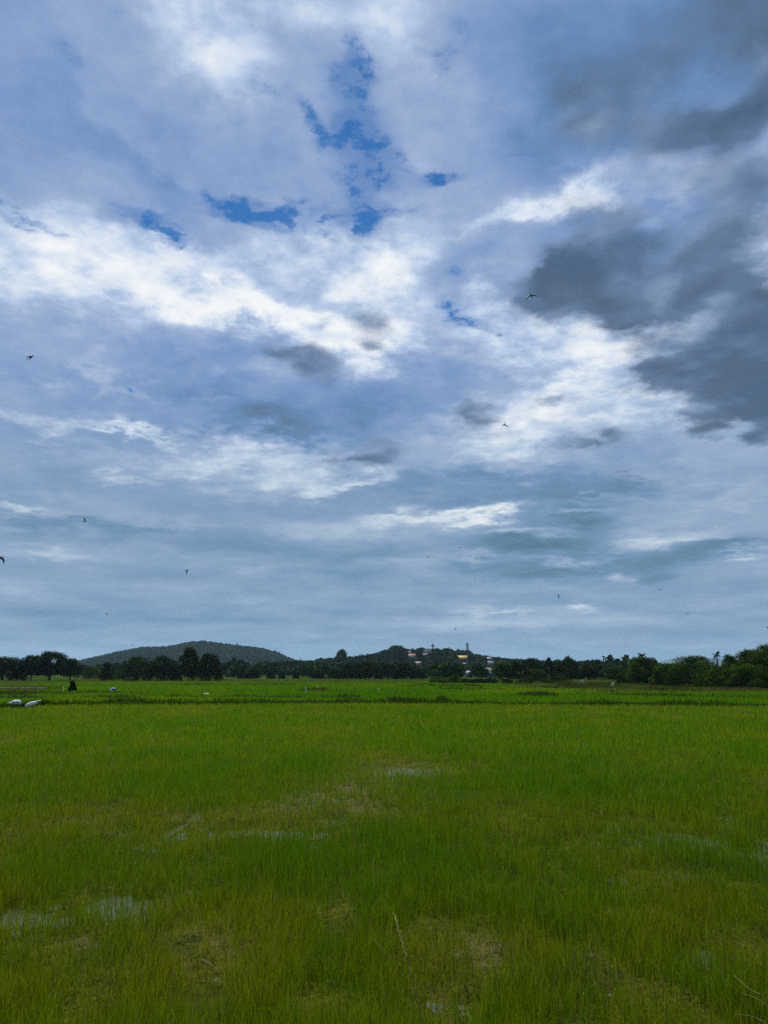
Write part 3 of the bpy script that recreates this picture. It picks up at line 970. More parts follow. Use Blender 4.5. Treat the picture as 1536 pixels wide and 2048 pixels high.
def reeds():
    parts = []
    # patches of tall rough weeds: centre bearing, half width, distance, height, dryness
    for (px0, px1, D, hh, n, dry) in [(1286, 1560, 101, 0.75, 5200, .55), (1120, 1190, 132, 1.2, 1200, .5), (1190, 1300, 140, 0.9, 1500, .35), (880, 1010, 118, 0.38, 1500, .12), (760, 900, 64, 0.60, 1400, .12),
                                      (1040, 1110, 84, 0.55, 900, .1), (0, 60, 88, .55, 700, .4), (230, 300, 63, .65, 700, .15), (1010, 1130, 168, .9, 1500, .3), (-40, 130, 118, .5, 900, .5), (1140, 1260, 122, .6, 1500, .45), (600, 660, 108, .7, 500, .5)]:
        x0, x1 = atd(px0, 1380, D)[0], atd(px1, 1380, D)[0]
        s = rng.uniform(0, 1, n)
        cl = fbm(s * 14, s * 0 + px0, 401, 3)
        k = rng.uniform(0, 1, n) < np.clip(cl * 2.4 - .6, .05, 1)
        s, cl = s[k], cl[k]
        n = len(s)
        x = x0 + s * (x1 - x0)
        y = D + rng.normal(0, 2.0, n) * (D / 100) + (6 * s if px0 == 1286 else 0)
        t = np.clip(rng.normal(dry, .25, n), 0, 1)
        tint = lerp((0.036, 0.074, 0.008), (0.120, 0.090, 0.032), t) * rng.uniform(.6, 1.2, (n, 1))
        parts.append(blades(rng, x, y, np.full(n, 0.0), hh * rng.uniform(.4, 1.1, n) * (.5 + cl), np.full(n, 0.0009 * D) * rng.uniform(.6, 1.5, n), tint, 0.35))
    return parts


blade_object('rough_weeds', reeds(), M_WEED, 'brownish reeds and rough weeds along the field margins')


# ------------------------------------------------------------------ woods on the hills
def leaf_quads(rng, cen, nor, size, aspect=0.62):
    n = len(cen)
    nor = nor / (np.linalg.norm(nor, axis=1, keepdims=True) + 1e-9)
    r = rng.normal(0, 1, (n, 3))
    a = np.cross(nor, r)
    a /= np.linalg.norm(a, axis=1, keepdims=True) + 1e-9
    b = np.cross(nor, a)
    a = a * size[:, None] * 0.5
    b = b * size[:, None] * 0.5 * aspect
    f = nor * size[:, None] * 0.10
    return np.stack([cen - a, cen + b * 1.0 - f, cen + a, cen - b * 1.0 - f], 1).reshape(-1, 3)


SIGHT = []     # (bearing u0, u1, y, z): things on the slopes that trees in front may not cover


def forest(name, fn, u0, u1, y0, y1, n, size, leaves, lo, hi, label, seed, zmin=2.0, gap=None):
    rg = np.random.default_rng(seed)
    u = rg.uniform(u0, u1, n)
    y = np.sqrt(rg.uniform(y0 ** 2, y1 ** 2, n))
    x = u * y
    z = fn(x, y)
    k = z > zmin
    if gap is not None:
        k &= gap(u, y, z)
    x, y, z, u = x[k], y[k], z[k], u[k]
    n = len(x)
    big = fbm(x / (size * 9), y / (size * 14), seed + 5, 3)
    r = size * 0.5 * rg.uniform(0.65, 1.25, n) * (0.7 + 0.7 * big)
    hgt = r * rg.uniform(1.3, 2.0, n)
    for (a0, a1, yy, zz) in SIGHT:
        m = (u > a0) & (u < a1) & (y < yy + 8)
        lim = CH + (zz - CH) * y / yy - z
        hgt = np.where(m, np.minimum(hgt, lim * 0.62), hgt)
    k = hgt > 1.2
    x, y, z, r, hgt, u = x[k], y[k], z[k], r[k], hgt[k], u[k]
    n = len(x)
    r = np.minimum(r, hgt * 0.75)
    d = rg.normal(0, 1, (n, leaves, 3))
    d[..., 1] -= 0.35
    d[..., 2] = np.abs(d[..., 2] + 0.25)
    d /= np.linalg.norm(d, axis=2, keepdims=True)
    rr = rg.uniform(0.72, 1.08, (n, leaves, 1))
    c = d * rr * np.stack([r, r, hgt * 0.62], 1)[:, None, :]
    c[..., 2] += (z + hgt * 0.38)[:, None]
    c[..., 0] += x[:, None]; c[..., 1] += y[:, None]
    cen = c.reshape(-1, 3)
    nor = (d + rg.normal(0, 0.45, d.shape)).reshape(-1, 3)
    sz = np.repeat(r * 0.72, leaves) * rg.uniform(.6, 1.3, n * leaves)
    v = leaf_quads(rg, cen, nor, sz, 0.8)
    t = np.clip(0.40 + 1.7 * (fbm(x / (size * 7), y / (size * 12), seed + 9, 3) - .5) + rg.normal(0, 0.20, n), 0, 1)
    tint = lerp(lo, hi, t)
    col = np.repeat(np.repeat(tint, leaves, axis=0) * rg.uniform(.75, 1.25, (n * leaves, 1)), 4, axis=0)
    q = np.arange(len(v)).reshape(-1, 4)
    o = link(name, make_mesh(name, v, [q], M_FOREST, col))
    tag(o, label, kind='stuff')
    return o


# ------------------------------------------------------------------ houses, towers (placed before the woods so that the trees leave them in view)
ROOF = {}


def roof_mat(name, c):
    if name not in ROOF:
        ROOF[name] = plain(name, c, 0.7, 0.25, 0.22, 0.6)
    return ROOF[name]


M_WALLW = plain('white_plaster', (0.34, 0.35, 0.35), 0.85, 0.2, 0.12, 0.7)
M_WALLG = plain('grey_plaster', (0.28, 0.29, 0.30), 0.85, 0.2, 0.15, 0.7)
M_WALLB = plain('brown_wall', (0.22, 0.12, 0.08), 0.85, 0.2, 0.2, 0.7)
M_GLASS = plain('window_glass', (0.03, 0.035, 0.04), 0.15, 0.5, 0.1)
M_DOOR = plain('door_wood', (0.10, 0.06, 0.035), 0.6, 0.3, 0.2)
M_STEEL = plain('galvanised_steel', (0.030, 0.04, 0.045), 0.5, 0.4, 0.15, 2.0)
M_WHITE = plain('white_plastic', (0.62, 0.65, 0.66), 0.55, 0.3, 0.10, 4.0)
M_CONC = plain('pale_concrete', (0.46, 0.43, 0.33), 0.9, 0.15, 0.2, 1.5)


def prism_roof(mb, w, dp, z0, h, kind, ov=0.5):
    w2, d2 = w / 2 + ov, dp / 2 + ov
    th = 0.18
    base = [[-w2, -d2, z0], [w2, -d2, z0], [w2, d2, z0], [-w2, d2, z0]]
    low = [[a, b, c - th] for a, b, c in base]
    if kind == 'hip':
        r = max(w2 - d2, 0.05)
        top = [[-r, 0, z0 + h], [r, 0, z0 + h]]
        mb.add(low + base + top, [[3, 2, 1, 0], [0, 1, 5, 4], [1, 2, 6, 5], [2, 3, 7, 6], [3, 0, 4, 7], [4, 5, 9, 8], [6, 7, 8, 9]], [[5, 6, 9], [7, 4, 8]])
    elif kind == 'gable':          # ridge along x
        top = [[-w2, 0, z0 + h], [w2, 0, z0 + h]]
        mb.add(low + base + top, [[3, 2, 1, 0], [0, 1, 5, 4], [1, 2, 6, 5], [2, 3, 7, 6], [3, 0, 4, 7], [4, 5, 9, 8], [6, 7, 8, 9]], [[5, 6, 9], [7, 4, 8]])
    elif kind == 'front':          # gable end to the viewer
        top = [[0, -d2, z0 + h], [0, d2, z0 + h]]
        mb.add(low + base + top, [[3, 2, 1, 0], [0, 1, 5, 4], [1, 2, 6, 5], [2, 3, 7, 6], [3, 0, 4, 7], [7, 4, 8, 9], [5, 6, 9, 8]], [[4, 5, 8], [6, 7, 9]])
    else:                          # lean-to / flat
        top = [[-w2, -d2, z0 + 0.1], [w2, -d2, z0 + 0.1], [w2, d2, z0 + h], [-w2, d2, z0 + h]]
        mb.add(low + top, [[3, 2, 1, 0], [0, 1, 5, 4], [1, 2, 6, 5], [2, 3, 7, 6], [3, 0, 4, 7], [4, 5, 6, 7]])


def house(px, wpx, top, eave, bottom, roof, wall, kind, label, D=None, fn=None, turn=0.0, nwin=2):
    if D is None:
        for y in np.arange(640, 1000, 2.0):
            p = atd(px, bottom, y)
            if hill2(np.array([p[0]]), np.array([y]))[0] > p[2] - 1.0:
                D = y
                break
        else:
            D = 880
    x = atd(px, 1347, D)[0]
    zb = float(hill2(np.array([x]), np.array([float(D)]))[0]) if D > 600 else 0.05
    zb = max(zb, 0.05)
    w = wpx * D / F
    dp = max(w * 0.65, 4.0)
    zt, ze, zv = atd(px, top, D)[2], atd(px, eave, D)[2], atd(px, bottom, D)[2]
    he = max(ze - zb, 1.2)
    SIGHT.append(((px - 768 - wpx * 0.75) / F / _F[1], (px - 768 + wpx * 0.75) / F / _F[1], D - dp / 2, zv))
    root = link('house', None, loc=(x, D, zb - 0.3), rot=(0, 0, turn))
    tag(root, label, 'house', 'houses on the wooded hill')
    mb = MB(); mb.box((0, 0, (he + 0.3) / 2), (w * 0.92, dp * 0.92, he + 0.3))
    link('wall', mb.mesh('house_wall', wall), root)
    mb = MB(); prism_roof(mb, w * 0.92, dp * 0.92, he + 0.3 + 0.18, max(zt - ze, 0.35), kind, 0.45)
    link('roof', mb.mesh('house_roof', roof), root)
    zw = max(0.3 + he - 1.6, 1.1)
    for k in range(nwin):
        xx = (k + 0.5) / nwin * w * 0.8 - w * 0.4
        mb = MB(); mb.box((0, 0, 0), (min(1.3, w * 0.18), 0.10, 1.1)); mb.box((0, -0.02, -0.62), (min(1.5, w * 0.2), 0.16, 0.12))
        link('window', mb.mesh('house_window', M_GLASS), root, loc=(xx, -dp * 0.46 - 0.03, zw))
    mb = MB(); mb.box((0, 0, 1.0), (0.95, 0.08, 2.0)); mb.box((0, 0.01, 2.06), (1.15, 0.10, 0.12))
    link('door', mb.mesh('house_door', M_DOOR), root, loc=(w * 0.08, -dp * 0.46 - 0.03, 0.32))
    return root


R_PINK = roof_mat('pink_roof', (0.30, 0.09, 0.13)); R_BEIGE = roof_mat('beige_roof', (0.30, 0.23, 0.19)); R_YELLOW = roof_mat('yellow_roof', (0.48, 0.31, 0.10))
R_RED = roof_mat('red_roof', (0.32, 0.07, 0.07)); R_GREY = roof_mat('grey_roof', (0.27, 0.28, 0.28)); R_BROWN = roof_mat('brown_roof', (0.13, 0.11, 0.09)); R_WHITE = roof_mat('white_roof', (0.36, 0.37, 0.38)); R_DARK = roof_mat('dark_roof', (0.06, 0.07, 0.08)); R_GREEN = roof_mat('green_sheet', (0.05, 0.16, 0.12))

house(818, 9, 1303, 1304.5, 1310, R_GREY, M_WALLW, 'flat', 'small white house just above the pink roof on the hill')
house(824.5, 14, 1308, 1313, 1315.5, R_PINK, M_WALLW, 'gable', 'house with a pink roof near the top of the hill', turn=.1)
house(849, 13, 1307, 1311, 1313, R_BROWN, M_WALLB, 'gable', 'dull brown house right of the pink roof, half hidden by trees')
house(855, 17, 1299.5, 1301, 1304, R_DARK, M_WALLG, 'flat', 'long dark flat-roofed building on the hill crest left of the mast')
house(836.5, 13, 1323.5, 1326.5, 1330, R_BEIGE, M_WALLW, 'gable', 'house with a beige roof halfway down the hill', turn=-.15)
house(925.5, 19, 1311.5, 1317, 1321.5, R_YELLOW, M_WALLB, 'gable', 'house with a big yellow roof below the lattice tower')
house(928, 8, 1326, 1328, 1331, R_GREY, M_WALLW, 'gable', 'small pale house below the yellow roof', nwin=1)
house(918.5, 13, 1331, 1334, 1340, R_WHITE, M_WALLB, 'front', 'white gabled house directly above the red roof', D=640)
house(920.5, 12, 1343, 1349, 1352, R_RED, M_WALLW, 'gable', 'low house with a dark red roof at the foot of the hill', D=470)
house(938.5, 19, 1342, 1346, 1350, R_GREY, M_WALLG, 'hip', 'low grey-roofed house right of the dark red roof', D=480)
house(976.5, 27, 1336, 1343.5, 1352, R_BROWN, M_WALLW, 'hip', 'house with a wide brown pyramid roof among the bushes', D=420)
house(965.5, 8, 1313.5, 1315, 1320, R_WHITE, M_WALLW, 'front', 'narrow white house on the skyline right of the lattice tower', nwin=1)
house(978, 14, 1314.5, 1317, 1321, R_GREY, M_WALLG, 'hip', 'grey house on the skyline at the right end of the hill')
house(978, 20, 1323, 1325, 1330, R_GREY, M_WALLW, 'gable', 'long pale building below the two skyline houses')
house(845, 9, 1346.5, 1349, 1354, R_WHITE, M_WALLW, 'front', 'small white gabled house low behind the fields', D=480, nwin=1)
house(854.5, 8, 1350, 1352, 1356, R_BEIGE, M_WALLB, 'gable', 'small brown hut beside the white gabled house', D=470, nwin=1)
house(851, 6, 1355, 1356, 1360, R_GREEN, M_WALLG, 'flat', 'tiny green sheet shed in front of the brown hut', D=400, nwin=1)
house(456, 9, 1340, 1344, 1349, R_PINK, M_WALLW, 'front', 'pink-roofed house right of the left dark trees', D=520)
house(466, 10, 1348.5, 1350, 1353, R_WHITE, M_WALLG, 'flat', 'low white-roofed shed beside the left pink house', D=500, nwin=1)
house(650, 5, 1353, 1354.5, 1358, R_GREY, M_WALLW, 'front', 'tiny pale hut at the left end of the dark middle wood', D=345, nwin=1)
house(1038.5, 14, 1354.5, 1357, 1360, R_WHITE, M_WALLG, 'flat', 'low shed with a bright sheet roof below the palm', D=330)
house(1104, 9, 1349.5, 1352, 1357, R_WHITE, M_WALLB, 'gable', 'small hut with a pale roof among the right middle trees', D=330, nwin=1)


def lattice(px, top, base, D, wpx, label, zb=None):
    x = atd(px, 1347, D)[0]
    z0 = zb if zb is not None else float(hill2(np.array([x]), np.array([float(D)]))[0]) - 0.5
    H = atd(px, top, D)[2] - z0
    w = wpx * D / F
    root = link('lattice_tower', None, loc=(x, D, z0))
    tag(root, label, 'tower')
    mb = MB()
    nst = 9
    for sx in (-1, 1):
        for sy in (-1, 1):
            mb.tube([(sx * w * .62, sy * w * .62, 0), (sx * w * .36, sy * w * .36, H)], 0.30, 4)
    for k in range(nst):
        za, zc = H * k / nst, H * (k + 1) / nst
        wa, wc = w * (.62 - .26 * k / nst), w * (.62 - .26 * (k + 1) / nst)
        for (a, b) in (((-1, -1), (1, -1)), ((1, -1), (1, 1)), ((1, 1), (-1, 1)), ((-1, 1), (-1, -1))):
            mb.tube([(a[0] * wa, a[1] * wa, za), (b[0] * wc, b[1] * wc, zc)], 0.14, 4)
            mb.tube([(b[0] * wa, b[1] * wa, za), (a[0] * wc, a[1] * wc, zc)], 0.14, 4)
            mb.tube([(a[0] * wc, a[1] * wc, zc), (b[0] * wc, b[1] * wc, zc)], 0.14, 4)
    link('frame', mb.mesh('tower_frame', M_STEEL), root)
    for s in (-1, 1):
        for zz in (0.93, 0.82):
            mb = MB(); mb.box((s * w * .55, 0, H * zz), (w * .18, w * .3, H * .075)); mb.tube([(s * w * .36, 0, H * zz), (s * w * .5, 0, H * zz)], 0.07, 4)
            link('antenna', mb.mesh('tower_antenna', M_STEEL), root)
    mb = MB(); mb.tube([(0, 0, H - .3), (0, 0, H * 1.07)], (0.10, 0.04), 5)
    link('rod', mb.mesh('tower_rod', M_STEEL), root)
    return root


lattice(936, 1286, 1312, 890, 3.6, 'steel lattice tower standing above the yellow roof on the hill')
lattice(472, 1286.5, 1292, 2290, 2.0, 'tiny lattice mast on the crest of the far left hill', zb=float(hill1(np.array([atd(472, 1347, 2290)[0]]), np.array([2290.0]))[0]))

# slender mast with a round drum near its top
x_, D_ = atd(866.3, 1347, 885)[0], 885
z_ = float(hill2(np.array([x_]), np.array([885.0]))[0]) - 0.5
H_ = atd(866, 1285.5, 885)[2] - z_
root = link('radio_mast', None, loc=(x_, D_, z_))
tag(root, 'slender mast with a round drum near its top on the hill crest', 'mast')
mb = MB(); mb.tube([(0, 0, 0), (0, 0, H_ * .5), (0, 0, H_ * .9)], (0.95, 0.80, 0.65), 8)
link('pole', mb.mesh('mast_pole', M_STEEL), root)
mb = MB(); mb.tube([(0, 0, H_ * .70), (0, 0, H_ * .73), (0, 0, H_ * .80), (0, 0, H_ * .84)], (0.7, 1.9, 2.0, 0.7), 10)
link('drum', mb.mesh('mast_drum', M_STEEL), root)
mb = MB(); mb.tube([(0, 0, H_ * .86), (0, 0, H_)], (0.5, 0.25), 6)
link('rod', mb.mesh('mast_rod', M_STEEL), root)

print('forest')
forest('hill_forest', hill1, -0.54, -0.05, 1500, 2420, 11500, 8.2, 26, (0.010, 0.030, 0.015), (0.028, 0.056, 0.024), 'dense forest covering the long left hill', 501)  # leaf tint made darker and bluish to carry part of the haze
forest('hill_forest', hill2, -0.22, 0.47, 630, 960, 7600, 6.6, 34, (0.008, 0.022, 0.009), (0.032, 0.058, 0.014), 'dense trees and scrub covering the hill with the houses', 502)


def flat_gap(u, y, z):
    return fbm(u * 40, y / 60, 511, 3) > 0.36


forest('distant_trees', lambda x, y: np.full_like(x, 0.0), -0.62, 0.36, 430, 620, 1500, 8.5, 46, (0.008, 0.022, 0.007), (0.036, 0.062, 0.014), 'mixed distant trees along the foot of the hills', 503, -1, flat_gap)
forest('distant_trees', lambda x, y: np.full_like(x, 0.0), 0.05, 0.40, 290, 410, 520, 6.5, 70, (0.008, 0.020, 0.005), (0.034, 0.062, 0.010), 'mixed bushes and trees behind the right field margin', 504, -1, flat_gap)


# ------------------------------------------------------------------ single trees
def tree(px, wpx, top, D, kind, label, seed, name='tree', cat='tree', group=None, base=None, tone=0.45, dens=1.0, pale=False, leafpx=2.1):
    rg = np.random.default_rng(seed * 7 + 3)
    x = atd(px, 1347, D)[0]
    zb = base if base is not None else (float(hill2(np.array([x]), np.array([float(D)]))[0]) if D > 600 else 0.0)
    zb = max(zb, -0.1)
    H = atd(px, top, D)[2] - zb
    W = wpx * D / F
    hpx = H * F / D
    root = link(name, None, loc=(x, D, zb))
    tag(root, label, cat, group)
    lobes = []
    if kind == 'dome':        # dense crown down to the ground
        n, zlo, zc, shp = (34 if wpx > 45 else 18), 0.06, 0.48, 1.0
    elif kind == 'spread':    # wide crown on a short trunk
        n, zlo, zc, shp = 15, 0.24, 0.60, 1.0
    elif kind == 'open':      # broken crown with sky showing
        n, zlo, zc, shp = 17, 0.30, 0.64, 1.0
    elif kind == 'cone':
        n, zlo, zc, shp = 14, 0.06, 0.40, 0.6
    elif kind == 'tall':
        n, zlo, zc, shp = 18, 0.12, 0.58, 0.8
    else:                     # bush
        n, zlo, zc, shp = 10, 0.0, 0.40, 1.0
    small = {'open': 0.62, 'tall': 0.70, 'dome': 1.02, 'bush': 1.0}.get(kind, 0.88)
    for k in range(n):
        f = (k + 0.5) / n
        th = k * 2.39996 + rg.uniform(-.4, .4)
        zz = zlo + (0.90 - zlo) * f
        # crown outline: width as a function of height
        if kind == 'cone':
            rad_ = 1.0 - 0.85 * f
        elif kind in ('dome', 'bush'):
            rad_ = math.sqrt(max(0.05, 1 - (max(f - 0.25, 0) / 0.80) ** 2))
        else:
            rad_ = math.sqrt(max(0.08, 1 - ((f - 0.45) / 0.60) ** 2))
        lr = W * 0.5 * small * rg.uniform(0.30, 0.50) * (0.7 + 0.4 * rad_) * (0.70 if (kind == 'dome' and wpx > 45) else 1.0)
        rr = max(W * 0.5 * rad_ - lr * (0.45 if kind in ('dome', 'bush') else 0.75), 0) * rg.uniform(0.45, 1.0) ** 0.5
        lz = zz * H
        lzr = lr * rg.uniform(0.65, 1.0) * min(1.3, H / W + 0.35)
        lz = min(lz, H - lzr * 0.92)
        lobes.append((math.cos(th) * rr, math.sin(th) * rr, max(lz, lzr * 0.55 if zlo < .1 else zlo * H), lr, lzr))
    lobes.append((rg.uniform(-.12, .12) * W, 0, H - H * 0.13, W * 0.20, H * 0.14))
    L_ = np.array(lobes)
    ntot = int(np.clip(2.6 * wpx * hpx * dens, 500, 20000))
    wgt = L_[:, 3] * (L_[:, 3] + L_[:, 4])
    cnt = np.maximum((ntot * wgt / wgt.sum()).astype(int), 10)
    idx = np.repeat(np.arange(len(L_)), cnt)
    n = len(idx)
    d = rg.normal(0, 1, (n, 3))
    d[:, 2] += 0.30
    d /= np.linalg.norm(d, axis=1, keepdims=True)
    rr = rg.uniform(0.15, 1.0, n) ** 0.28 * rg.uniform(0.92, 1.08, n)
    cen = L_[idx, :3] + d * rr[:, None] * np.stack([L_[idx, 3], L_[idx, 3], L_[idx, 4]], 1)
    # twiggy clusters break the smooth lobes up
    cl = rg.normal(0, 1, (max(n // 9, 4), 3)) * np.array([W * .03, W * .03, H * .03])
    cen = cen + cl[rg.integers(0, len(cl), n)] * (0.55 if kind in ('dome', 'bush') else 1.0)
    ok = cen[:, 2] > 0.02 * H
    cen, d, idx = cen[ok], d[ok], idx[ok]
    n = len(cen)
    leaf = leafpx * D / F
    size = leaf * rg.uniform(0.6, 1.5, n)
    v = leaf_quads(rg, cen, d + rg.normal(0, 0.42, (n, 3)) + np.array([0, 0, .15]), size, 0.6)
    lt = np.clip(rg.normal(tone, .08 + .25 * tone, len(L_)), 0, 1)[idx] + rg.normal(0, .05 + .3 * tone, n)
    tint = lerp((0.004, 0.011, 0.003), (0.068, 0.122, 0.014), np.clip(lt, 0.02, 1.2))
    link('crown', make_mesh(name + '_crown', v, [np.arange(n * 4).reshape(-1, 4)], M_LEAF, np.repeat(tint, 4, axis=0)), root)
    mb = MB()
    tr = max(W * 0.028, 0.05)
    fork = max(zlo, 0.12) * H
    lean = rg.uniform(-.06, .06) * W
    mb.tube([(0, 0, -0.3), (lean * .3, 0, fork * .5), (lean, 0, fork), (lean * .5, 0, H * .55), (0, 0, H * .86)], (tr * 1.35, tr, tr * .85, tr * .5, tr * .15), 7)
    for k in range(0, len(lobes), 2):
        a = lobes[k]
        z1 = min(fork + 0.1 * H * (k % 3), a[2] * 0.9)
        mb.tube([(lean * .8, 0, z1), (a[0] * .5, a[1] * .5, (z1 + a[2]) * .5 + .02 * H), (a[0] * .95, a[1] * .95, a[2])], (tr * .5, tr * .33, tr * .12), 5)
    link('trunk' if kind != 'bush' else 'stem', mb.mesh(name + '_trunk', M_PALEBARK if pale else M_BARK, True), root)
    return root


GA, GB, GM, GW, GR = 'trees of the left clump', 'trees of the second left clump', 'small round trees along the far field edge', 'trees of the dark middle wood', 'big trees on the right'
print('trees')
# left clump
tree(6, 92, 1314, 262, 'spread', 'broad dark tree at the far left edge, cut off by the frame', 1, group=GA, tone=.12)
tree(62, 52, 1311, 258, 'open', 'dark tree with a gap under its crown, left of the tallest clump tree', 2, group=GA, tone=.12)
tree(100, 76, 1304, 255, 'open', 'tallest tree of the left clump with sky showing through its top', 3, group=GA, tone=.15, dens=1.1)
tree(140, 50, 1318, 252, 'spread', 'low round-headed tree ending the left clump on its right', 4, group=GA, tone=.14)
tree(34, 40, 1330, 256, 'dome', 'low dark tree filling the bottom of the left clump', 5, group=GA, tone=.08)
tree(212, 34, 1325, 256, 'cone', 'small lone pointed tree between the two left clumps', 6, tone=.18)
tree(182, 36, 1331, 330, 'dome', 'pale green small tree behind the lone pointed tree', 7, tone=.5)
tree(238, 24, 1340, 300, 'bush', 'low pale shrub right of the lone pointed tree', 8, name='shrub', cat='shrub', tone=.45)
# second clump
tree(274, 66, 1313, 250, 'dome', 'bushy dark tree at the left end of the second left clump', 9, group=GB, tone=.18)
tree(326, 64, 1311.5, 252, 'dome', 'wide dark tree in the middle of the second left clump', 10, group=GB, tone=.16)
tree(352, 30, 1330, 258, 'bush', 'low thin shrub before the tall loose tree of the second clump', 11, name='shrub', cat='shrub', group=GB, tone=.3)
tree(378, 44, 1296, 248, 'tall', 'tall loose-leaved tree rising highest in the second left clump', 12, group=GB, tone=.30, dens=1.0)
tree(418, 56, 1307, 246, 'dome', 'dense dark tree at the right end of the second left clump', 13, group=GB, tone=.10, dens=1.2)
# round trees of the far field edge
for k, (px, w, tp, lab) in enumerate([(485, 22, 1339, 'leftmost small round tree, just right of the white-roofed shed'), (508, 25, 1337, 'darkest small round tree, second from the white-roofed shed'), (541, 20, 1342, 'small round tree third along the far field edge'),
                                      (563, 15, 1346, 'low round bush fourth along the far field edge'), (592, 12, 1345, 'narrow little tree alone between the round bush and the domed tree'), (634, 29, 1340, 'wide domed tree just left of the tiny pale hut')]):
    tree(px, w, tp, 338, 'dome', lab, 20 + k, group=GM, tone=.12, dens=1.5)
# dark middle wood
for k, (px, w, tp, lab) in enumerate([(674, 40, 1337, 'low dark tree at the left end of the middle wood'), (704, 52, 1327, 'second dark tree from the left of the middle wood'), (738, 62, 1322.5, 'widest dark tree in the middle of the middle wood'),
                                      (775, 48, 1328, 'lower tree in the saddle of the middle wood'), (806, 48, 1325, 'domed green-topped tree in the right half of the middle wood'), (838, 30, 1338, 'low dark tree at the right end of the middle wood')]):
    tree(px, w, tp, 330 - 4 * (k % 3), 'dome', lab, 30 + k, group=GW, tone=.16, dens=1.2)
tree(682, 30, 1299, 700, 'open', 'lone airy tree standing out on the skyline above the middle wood', 40, tone=.35, leafpx=2.4, dens=.75)
tree(795, 36, 1291.5, 880, 'spread', 'large rounded tree on the hilltop left of the pink roof', 41, tone=.35, leafpx=2.2, dens=1.4)
tree(845, 14, 1295, 885, 'dome', 'dark pointed-top tree on the crest beside the dark flat-roofed building', 42, tone=.2, leafpx=2)
tree(783, 16, 1294, 890, 'open', 'thin bare-looking tree at the left of the large hilltop tree', 43, tone=.5, leafpx=1.6, dens=.5)
# centre right
for k, (px, w, tp, D, kd, tn, lab) in enumerate([
    (877, 40, 1339, 300, 'dome', .60, 'green rounded tree right of the tiny green shed'), (898, 30, 1333, 340, 'dome', .45, 'tree left of the dark red roof, rising behind the green rounded tree'),
    (950, 26, 1331, 430, 'dome', .15, 'dark tree between the grey-roofed house and the pyramid roof'), (1004, 46, 1323, 260, 'spread', .55, 'bright green full tree right of the pyramid-roofed house'),
    (1032, 34, 1321, 300, 'dome', .18, 'dark tree right of the bright green full tree'), (1064, 48, 1316, 300, 'dome', .14, 'tall dark tree left of the pale-trunked tree'),
    (1119, 40, 1320, 270, 'dome', .32, 'olive green tree right of the pale-trunked tree'), (1136, 30, 1313, 275, 'open', .3, 'tree with a broken see-through top above the right middle trees'),
    (1150, 34, 1323, 262, 'dome', .15, 'dark low tree under the see-through top'), (1178, 44, 1326, 258, 'spread', .32, 'flat-topped tree left of the slender tall palm'),
    (1070, 46, 1338, 215, 'dome', .40, 'low rounded green tree in front of the tall dark tree'), (1118, 34, 1347, 212, 'dome', .35, 'low bush-like tree left of the scarecrow stumps'),
    (1228, 44, 1334, 250, 'dome', .28, 'low tree behind the short palm pair'), (1248, 36, 1341, 170, 'bush', .50, 'layered pale green bush left of the big right trees')]):
    tree(px, w, tp, D, kd, lab, 50 + k, tone=tn, dens=1.1, group='mixed trees in the middle right')
tree(1098, 20, 1315.5, 265, 'open', 'slim tree with a pale bare trunk in the middle right', 70, tone=.3, pale=True, dens=1.2)
for k, (px, w, tp, D, tn, lab) in enumerate([(875, 44, 1353, 196, .55, 'olive bush at the left end of the hedge row'), (908, 36, 1351, 193, .45, 'yellowish bush left of the dark hedge'), (932, 28, 1357, 186, .3, 'small bush at the left of the dark hedge'), (957, 34, 1357, 184, .16, 'dark hedge bush below the brown pyramid roof'),
                                              (980, 34, 1356.5, 184, .14, 'dark hedge bush right under the white wall of the pyramid-roofed house'), (1013, 26, 1357, 196, .18, 'round dark bush left of the bright sheet roof'), (1043, 26, 1360, 194, .2, 'low dark bush in front of the bright sheet roof'),
                                              (1062, 18, 1361, 170, .15, 'small dark bush right of the bright sheet roof'), (1096, 40, 1359, 168, .18, 'wide low dark bush before the small pale-roofed hut'), (1121, 22, 1360, 166, .4, 'small olive bush at the right end of the hedge row')]):
    tree(px, w, tp, D, 'bush', lab, 80 + k, name='bush', cat='bush', tone=tn, dens=1.3, group='bushes along the field margin')
# big right trees
tree(1291, 74, 1314, 150, 'dome', 'big leafy tree at the left end of the right group, a palm behind it', 90, group=GR, tone=0.48, dens=1.35)
tree(1326, 52, 1328, 140, 'dome', 'lower tree filling the dip between the two biggest rounded right trees', 91, group=GR, tone=0.45, dens=1.3)
tree(1386, 108, 1312, 128, 'dome', 'wide evenly rounded tree in the middle of the right group', 92, group=GR, tone=0.48, dens=1.35)
tree(1440, 78, 1333, 116, 'dome', 'lower front tree before the wide rounded one on the right', 93, group=GR, tone=0.54, dens=1.35)
tree(1462, 42, 1309, 150, 'dome', 'dark tree behind, right of the tattered palm', 94, group=GR, tone=0.29, dens=1.3)
tree(1502, 74, 1299, 128, 'dome', 'tall lumpy tree stepping up toward the right edge', 95, group=GR, tone=0.48, dens=1.35)
tree(1540, 76, 1288, 126, 'dome', 'tallest tree at the right edge, cut off by the frame', 96, group=GR, tone=0.54, dens=1.35)
tree(1500, 92, 1328, 112, 'dome', 'low front tree below the tallest right tree', 97, group=GR, tone=0.54, dens=1.35)
# lone bush on the bund
tree(148, 22, 1362, 101, 'cone', 'lone dark conical bush on the left bund', 98, name='bush', cat='bush', tone=.12, dens=2.6, leafpx=2.2)


